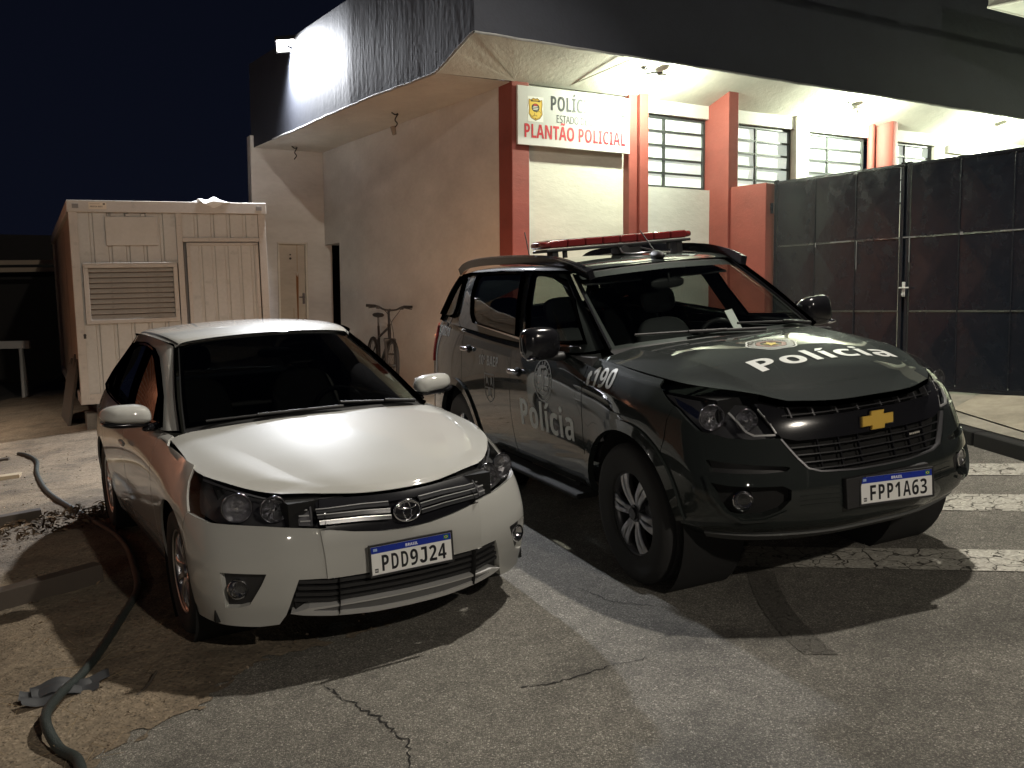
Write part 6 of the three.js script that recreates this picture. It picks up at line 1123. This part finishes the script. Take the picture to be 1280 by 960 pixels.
// ------------------------------------------------------------------ bicycle by the side wall
{
  const gyb = .665, b = thing('bicycle', 'dark mountain bicycle leaning by the cream side wall', 'bicycle', [-1.765, gyb, -12.86], 0);
  b.rotation.set(0, 1.36 - Math.PI / 2 - .04, 0, 'YXZ'); b.rotation.order = 'YXZ'; // +z of the bicycle runs forward
  b.rotation.y = .36; b.rotateZ(-.04); b.scale.setScalar(1.07);
  const fr = std('dark bicycle frame', .018, .018, .019, .45), tyre = M.rubber, alloy = std('worn bicycle alloy', .12, .12, .12, .45, { metalness: .7 });
  const R = .33, rear = [0, R, -.56], front = [0, R, .50], bb = [0, .29, -.13], head = [0, .80, .32], headB = [0, .68, .355], seatT = [0, .80, -.27], seatJ = [0, .66, -.235];
  for (const c of [rear, front]) {
    const w = part('wheel', [tube(Array.from({ length: 40 }, (_, i) => [0, c[1] + (R - .022) * Math.cos(i / 20 * Math.PI), c[2] + (R - .022) * Math.sin(i / 20 * Math.PI)]), .024, 80, 8, true)], tyre, b);
    part('rim', tube(Array.from({ length: 40 }, (_, i) => [0, c[1] + (R - .052) * Math.cos(i / 20 * Math.PI), c[2] + (R - .052) * Math.sin(i / 20 * Math.PI)]), .010, 80, 6, true), alloy, w);
    const sp = []; for (let i = 0; i < 28; i++) { const a = i / 14 * Math.PI, o = (i % 2 ? 1 : -1) * .03; sp.push(bar([o, c[1] + .02 * Math.cos(a + .6), c[2] + .02 * Math.sin(a + .6)], [0, c[1] + (R - .055) * Math.cos(a), c[2] + (R - .055) * Math.sin(a)], .0016, 4)); }
    const s = part('spokes', sp, alloy, w); s.userData.kind = 'stuff';
    part('hub', cyl(.022, .022, .09, c, [0, 0, Math.PI / 2], 14), alloy, w);
  }
  part('frame', [bar(seatJ, head, .016), bar(bb, headB, .019), bar(bb, seatT, .016), bar([0, .83, .31], [0, .66, .36], .022), bar(seatJ, [.045, R, -.56], .009), bar(seatJ, [-.045, R, -.56], .009), bar(bb, [.05, R, -.56], .010), bar(bb, [-.05, R, -.56], .010)], fr, b);
  part('fork', [bar([.055, .62, .375], [.055, R, .50], .017, 10), bar([-.055, .62, .375], [-.055, R, .50], .017, 10), box(.15, .04, .05, [0, .64, .37], [.3, 0, 0], .01), bar([.055, .47, .44], [-.055, .47, .44], .012)], alloy, b);
  part('seat_post', bar(seatT, [0, .915, -.30], .013), alloy, b);
  part('saddle', pebble((x, y, z) => [.075 * x * (z > 0 ? 1 - .62 * z : 1), .032 * y, .135 * z]).translate(0, .945, -.29), M.blackPlastic, b);
  part('stem', [bar([0, .83, .31], [0, .985, .275], .015), bar([0, .985, .275], [0, 1.01, .34], .016)], fr, b);
  const hb = part('handlebar', tube([[-.29, 1.055, .295], [-.16, 1.05, .325], [-.07, 1.012, .342], [.07, 1.012, .342], [.16, 1.05, .325], [.29, 1.055, .295]], .012, 40, 8), fr, b);
  for (const s of [-1, 1]) { part('grip', bar([s * .29, 1.055, .295], [s * .175, 1.052, .318], .018), M.rubber, hb); part('brake_lever', [bar([s * .165, 1.04, .335], [s * .27, 1.025, .365], .007), box(.04, .035, .05, [s * .15, 1.035, .335], [0, 0, 0], .008)], fr, hb); }
  part('cable', [tube([[.15, 1.05, .34], [.08, .98, .46], [0, .85, .42], [0, .70, .36]], .004, 20, 5), tube([[-.15, 1.05, .34], [-.06, .97, .45], [.02, .80, .40], [.05, .5, .45]], .004, 20, 5)], M.blackPlastic, b);
  part('crank', [cyl(.085, .085, .006, [.05, bb[1], bb[2]], [0, 0, Math.PI / 2], 24), bar([.07, bb[1], bb[2]], [.07, bb[1] - .15, bb[2] + .08], .011), bar([-.07, bb[1], bb[2]], [-.07, bb[1] + .15, bb[2] - .08], .011), box(.09, .02, .06, [.12, bb[1] - .15, bb[2] + .08]), box(.09, .02, .06, [-.12, bb[1] + .15, bb[2] - .08])], alloy, b);
}
// paved strip along the station's side, carrying the bicycle
{
  const o = [[-.25, -9.75], [-3.45, -14.7], [-3.9, -15.0], [-2.8, -15.5], [.1, -10.7], [3.0, -12.4], [3.2, -11.6], [.55, -9.9]], s = new THREE.Shape(o.map(p => new THREE.Vector2(p[0], -p[1]))), g = finish(new THREE.ExtrudeGeometry(s, { depth: .5, bevelEnabled: false })); g.rotateX(-Math.PI / 2); g.translate(0, .155, 0);
  struct('pavement_step', g, std('concrete step', .34, .32, .28, .9, { map: T.concrete }));
}
// ------------------------------------------------------------------ garden hose, boards and litter on the soil
{
  const p = [[-5.6, -10.7], [-5.46, -10.58], [-5.11, -10.12], [-4.75, -9.41], [-4.14, -8.39], [-3.35, -7.33], [-2.73, -6.52], [-2.36, -5.82], [-2.16, -5.35], [-2.05, -4.82], [-1.99, -4.47], [-1.96, -4.21], [-1.93, -3.9], [-1.86, -3.66], [-1.74, -3.52], [-1.64, -3.44], [-1.5, -3.2]];
  const h = mesh('hose', tube(p.map(([x, z], i) => [x, gy(x, z) + .030 + (i === 13 ? .05 : 0) + (i === 12 ? .03 : 0), z]), .021, 260, 12), std('dark green hose', .022, .030, .028, .5, { bumpMap: rep(T.plasterBump, 60, 2), bumpScale: .002 })); tag(h, 'long dark green hose winding over the sandy soil beside the sedan', 'hose');
  const t = mesh('twig', [tube([[-1.62, gy(-1.6, -4.0) + .01, -3.97], [-1.60, gy(-1.6, -4) + .03, -4.05], [-1.59, gy(-1.6, -4) + .06, -4.12]], .006, 12, 6), tube([[-1.62, gy(-1.6, -4) + .012, -3.97], [-1.55, gy(-1.55, -3.97) + .012, -3.98]], .004, 6, 5)], std('dry twig', .05, .04, .03, .9)); tag(t, 'small dark bent twig on the ground before the sedan', 'twig');
  const board = (name, a, b, w, hh, label, m) => { const d = V(b[0] - a[0], gy(...b) - gy(...a), b[1] - a[1]), o = mesh(name, wallUV(box(d.length(), hh, w, [0, hh / 2, 0], [0, 0, 0], .004)), m); o.position.set((a[0] + b[0]) / 2, (gy(...a) + gy(...b)) / 2 + .004, (a[1] + b[1]) / 2); o.quaternion.setFromUnitVectors(V(1, 0, 0), d.normalize()); tag(o, label, 'board'); };
  const dk = std('dark wet wood', .055, .042, .032, .8, { map: T.grime }), pale = std('weathered pale wood', .40, .33, .23, .8, { map: T.grime });
  board('wooden_board', [-4.9, -6.75], [-3.72, -7.42], .12, .09, 'dark thick plank at the edge of the sunlit-looking sand left of the sedan'.replace('sunlit-looking', 'brightly lit'), dk);
  board('wooden_board', [-6.2, -8.9], [-4.88, -9.35], .16, .05, 'pale board lying on the sand nearer the container', pale);
  board('wooden_board', [-3.9, -4.35], [-2.50, -5.66], .12, .12, 'dark beam lying in the shadow left of the sedan', dk);
  board('wooden_board', [-6.9, -9.9], [-5.55, -10.4], .10, .04, 'narrow board beside the far end of the hose', dk);
  // crumpled dark plastic by the hose
  const rag = mesh('plastic_strip', [0, 1, 2, 3].map(i => { const a = rr(-.2, .2), g = new THREE.PlaneGeometry(.32, .06, 16, 3), q = g.attributes.position; for (let k = 0; k < q.count; k++) { const x = q.getX(k); q.setZ(k, .015 * Math.sin(x * 30 + i) + .01 * Math.sin(q.getY(k) * 60)); } g.rotateX(-Math.PI / 2); g.rotateY(.5 + a); g.translate(-2.0 + rr(-.06, .06), gy(-2, -4.0) + .03 + i * .008, -4.05 + rr(-.05, .05)); g.computeVertexNormals(); return finish(g); }), std('dark torn plastic', .04, .042, .045, .5)); tag(rag, 'torn dark plastic strip caught under the hose', 'plastic');
  // leaves and crumbs: nobody could count them
  const leaf = new THREE.BufferGeometry(); leaf.setAttribute('position', new THREE.Float32BufferAttribute([-.5, 0, 0, 0, .18, .22, .5, .02, 0, -.5, 0, 0, .5, .02, 0, 0, .14, -.24], 3)); leaf.computeVertexNormals();
  const im = (name, label, n, m, geo, put) => { const o = new THREE.InstancedMesh(geo, m, n), d = new THREE.Object3D(), c = new THREE.Color(); for (let i = 0; i < n; i++) { const [x, z, s, up, k] = put(i); d.position.set(x, gy(x, z) + up, z); d.rotation.set(rr(-.6, .6), rr(0, 6.3), rr(-.6, .6)); d.scale.set(s * rr(.6, 1.5), s * rr(.6, 1.4), s); d.updateMatrix(); o.setMatrixAt(i, d.matrix); o.setColorAt(i, c.setRGB(...k)); } o.name = name; o.castShadow = o.receiveShadow = true; scene.add(o); tag(o, label, 'litter', null, 'stuff'); };
  im('leaf_litter', 'dry leaves and crumbs scattered over the sandy soil', 1500, std('dry leaf', 1, 1, 1, .9), leaf, (i) => { const heap = i < 720; let x, z; if (heap) { const t = rnd(), s = rr(-.34, .34); x = lerp(-4.6, -3.05, t) + s * .5; z = lerp(-6.3, -7.55, t) + s; } else { do { x = rr(-6, -.9); z = rr(-11, -3.2); } while (soilEdge(x, z) < rr(-.2, .6)); } const d = rr(.6, 1.3) * (rnd() < .12 ? 2.2 : 1); return [x, z, heap ? rr(.03, .085) : rr(.010, .036), .022 + (heap ? rr(0, .035) : 0), [.11 * d, .075 * d, .045 * d]]; });
  const peb = new THREE.IcosahedronGeometry(.5, 0);
  im('gravel', 'small stones and crumbs lying on soil and asphalt', 2600, std('small stone', 1, 1, 1, .95), peb, (i) => { const x = rr(-5, 3.2), z = rr(-8, -2.9), on = soilEdge(x, z) > 0, d = rr(.6, 1.5); return [x, z, on ? rr(.004, .016) : rr(.002, .006), .006, on ? [.22 * d, .17 * d, .12 * d] : [.24 * d, .23 * d, .21 * d]]; });
  // straws at the near left corner
  im('straw', 'dry grass stalks on the sand in the near left corner', 420, std('dry stalk', 1, 1, 1, .9), new THREE.BoxGeometry(1, .012, .012), () => { const x = rr(-2.9, -1.5), z = rr(-5.0, -3.0), d = rr(.5, 1.6); return [x, z, rr(.04, .13), .022, [.19 * d, .14 * d, .08 * d]]; });
}
// ------------------------------------------------------------------ empty lamp holders under the side eaves
for (const [p, n, l] of [[[-1.48, 4.20, -12.12], 1, 'broken lamp holder hanging from the side eaves, the nearer one'], [[-3.30, 4.21, -14.62], 0, 'bare wire hanging from the side eaves near the door']]) {
  const o = thing('lamp_holder', l, 'lamp holder', p);
  part('wire', tube([[0, 0, 0], [.05, -.03, .02], [.08, -.01, .0], [.04, -.09, 0], [.07, -.14, .02], [.03, -.19, 0]], .009, 24, 6), M.blackPlastic, o);
  if (n) part('socket', [cyl(.035, .028, .10, [.02, -.22, 0], [0, 0, .2], 14)], std('grey socket', .25, .23, .20, .6), o);
}
buildSedan(); buildSuv();
scene.traverse(o => { if (o.isMesh) o.castShadow = o.receiveShadow = true; });
// ------------------------------------------------------------------ lamps
// three bare bulbs under the front eaves
const bulbGlass = std('glowing bulb', .8, .8, .75, .4); bulbGlass.emissive.setRGB(1, 1, .93); bulbGlass.emissiveIntensity = 9;
for (const [p, l, cd, k] of [[[1.69, 4.325, -10.83], 'glowing bulb under the eaves next to the sign', 15, 1], [[4.50, 4.31, -12.60], 'glowing bulb under the eaves, the middle one of three', 26, 0], [[7.10, 4.29, -14.05], 'glowing bulb under the eaves, farthest to the right', 30, 0]]) {
  const o = thing('eaves_lamp', l, 'lamp', p, FR);
  part('base', [cyl(.055, .06, .03, [0, .0, 0]), cyl(.024, .026, .07, [0, -.045, 0])], B.white, o);
  const b = part('bulb', pebble((x, y, z) => [.037 * x * (1 - .18 * y), .052 * y, .037 * z * (1 - .18 * y)]).translate(0, -.125, 0), bulbGlass, o);
  part('bracket', k ? [box(.012, .02, .20, [-.13, .01, .02], [0, .9, .35]), box(.05, .012, .05, [-.22, .05, -.02]), tube([[-.05, .0, 0], [-.10, .03, .02], [-.16, .03, 0], [-.2, .06, -.01]], .008, 12, 6)] : [box(.16, .012, .03, [-.10, .02, 0], [0, .3, .1]), tube([[-.04, 0, 0], [-.08, -.03, .02], [-.12, .0, 0]], .007, 10, 6)], M.blackPlastic, o);
  const L = new THREE.PointLight(0xf4ffe4, cd); L.position.set(0, -.125, 0); L.castShadow = true; L.shadow.radius = 2.2; o.add(L);
}
function flood(p, aim, cd, angle, pen, color, label, glow, arm) {
  const o = thing('floodlight', label, 'floodlight', p), dir = V(...aim).sub(V(...p)).normalize(), q = new THREE.Quaternion().setFromUnitVectors(V(0, 0, 1), dir);
  const head = part('housing', [box(.30, .22, .06, [0, 0, -.05], [0, 0, 0], .01), box(.30, .012, .03, [0, .105, -.01]), box(.30, .012, .03, [0, -.105, -.01]), box(.012, .20, .03, [.145, 0, -.01]), box(.012, .20, .03, [-.145, 0, -.01])], M.blackPlastic, o); head.quaternion.copy(q);
  const m = std('glowing floodlight panel', .8, .8, .8, .4); m.emissive.setRGB(1, .98, .92); m.emissiveIntensity = glow; part('led_panel', box(.26, .18, .01, [0, 0, -.012]), m, head);
  if (arm) part('bracket', bar([0, 0, 0], arm, .02, 8), M.blackPlastic, o);
  const L = new THREE.SpotLight(color, cd, 0, angle, pen); L.position.copy(dir.clone().multiplyScalar(.03)); L.target.position.copy(dir.clone().multiplyScalar(4)); L.castShadow = true; L.shadow.radius = 6; o.add(L); o.add(L.target); return o;
}
flood([-3.055, 5.36, -13.37], [-1.2, 0, -9.6], 300, 1.35, 1, 0xf6f9ff, 'glaring floodlight on the end of the side fascia', 60, [.16, -.05, -.10]);
flood([2.5, 8.8, -6.65], [.6, 0, -5.6], 245, .88, .3, 0xfff7ea, 'floodlight on an arm high above the entrance', 20, [.5, -3.25, -4.3]);
// unseen fill lamps added behind the camera to lift fronts and shadows
for (const [x, z, h, cd, l] of [[-9, 24, 6.2, 130, 'unseen fill lamp added far behind the camera on the left'], [7.5, 6.5, 7.6, 210, 'unseen fill lamp added on the right behind the camera']]) {
  const s = x < 0 ? 1 : -1, o = thing('fill_lamp', l, 'fill lamp', [x, gy(x, z), z]);
  part('pole', [bar([0, 0, 0], [0, h, 0], .09, 10, .06), bar([0, h, 0], [.9 * s, h + .2, 0], .04)], std('galvanised steel', .35, .35, .35, .5, { metalness: .6 }), o);
  const m = std('glowing lamp', .8, .8, .8, .4); m.emissive.setRGB(1, .94, .84); m.emissiveIntensity = 8; part('lamp_head', box(.5, .08, .22, [1.1 * s, h + .18, 0], [0, 0, 0], .02), m, o);
  const L = new THREE.PointLight(0xfff4e4, cd); L.position.set(1.1 * s, h, 0); L.castShadow = true; L.shadow.radius = 8; o.add(L);
}
{ // lamp under the eaves of the brick house, washing its wall
  const o = thing('wall_lamp', 'lamp under the eaves of the brick house', 'lamp', [-7.55, 4.6, -9.6]);
  part('arm', bar([0, 0, 0], [-.9, .1, -.1], .02, 8), M.blackPlastic, o); part('shade', lathe([[.02, .06], [.10, -.02], [.105, -.05]], 20), M.blackPlastic, o);
  const m = std('glowing lamp', .8, .8, .8, .4); m.emissive.setRGB(1, .82, .58); m.emissiveIntensity = 8; part('bulb', pebble((a, b, c) => [.04 * a, .05 * b - .02, .04 * c]), m, o);
  const L = new THREE.SpotLight(0xfff0de, 110, 0, .75, .5); L.position.set(0, -.03, 0); L.target.position.set(-1.0, -3.0, -1.2); L.castShadow = true; L.shadow.radius = 3; o.add(L); o.add(L.target);
}
{ // the wagon's tail lamp is on and washes the wall and the bicycle with amber
  const car = scene.getObjectByName('police_car'), m = std('glowing tail lamp', .6, .2, .05, .3); m.emissive.setRGB(1, .5, .2); m.emissiveIntensity = .5;
  for (const s of [-1]) {
    part('tail_lamp_bulb', box(.10, .16, .02, [s * .72, 1.13, -2.385], [0, s * .3, 0], .006), m, car);
    const L = new THREE.RectAreaLight(0xffac68, 330, .14, .20); L.position.set(s * .74, 1.13, -2.43); car.add(L);
  }
}
renderer.render(scene, camera);
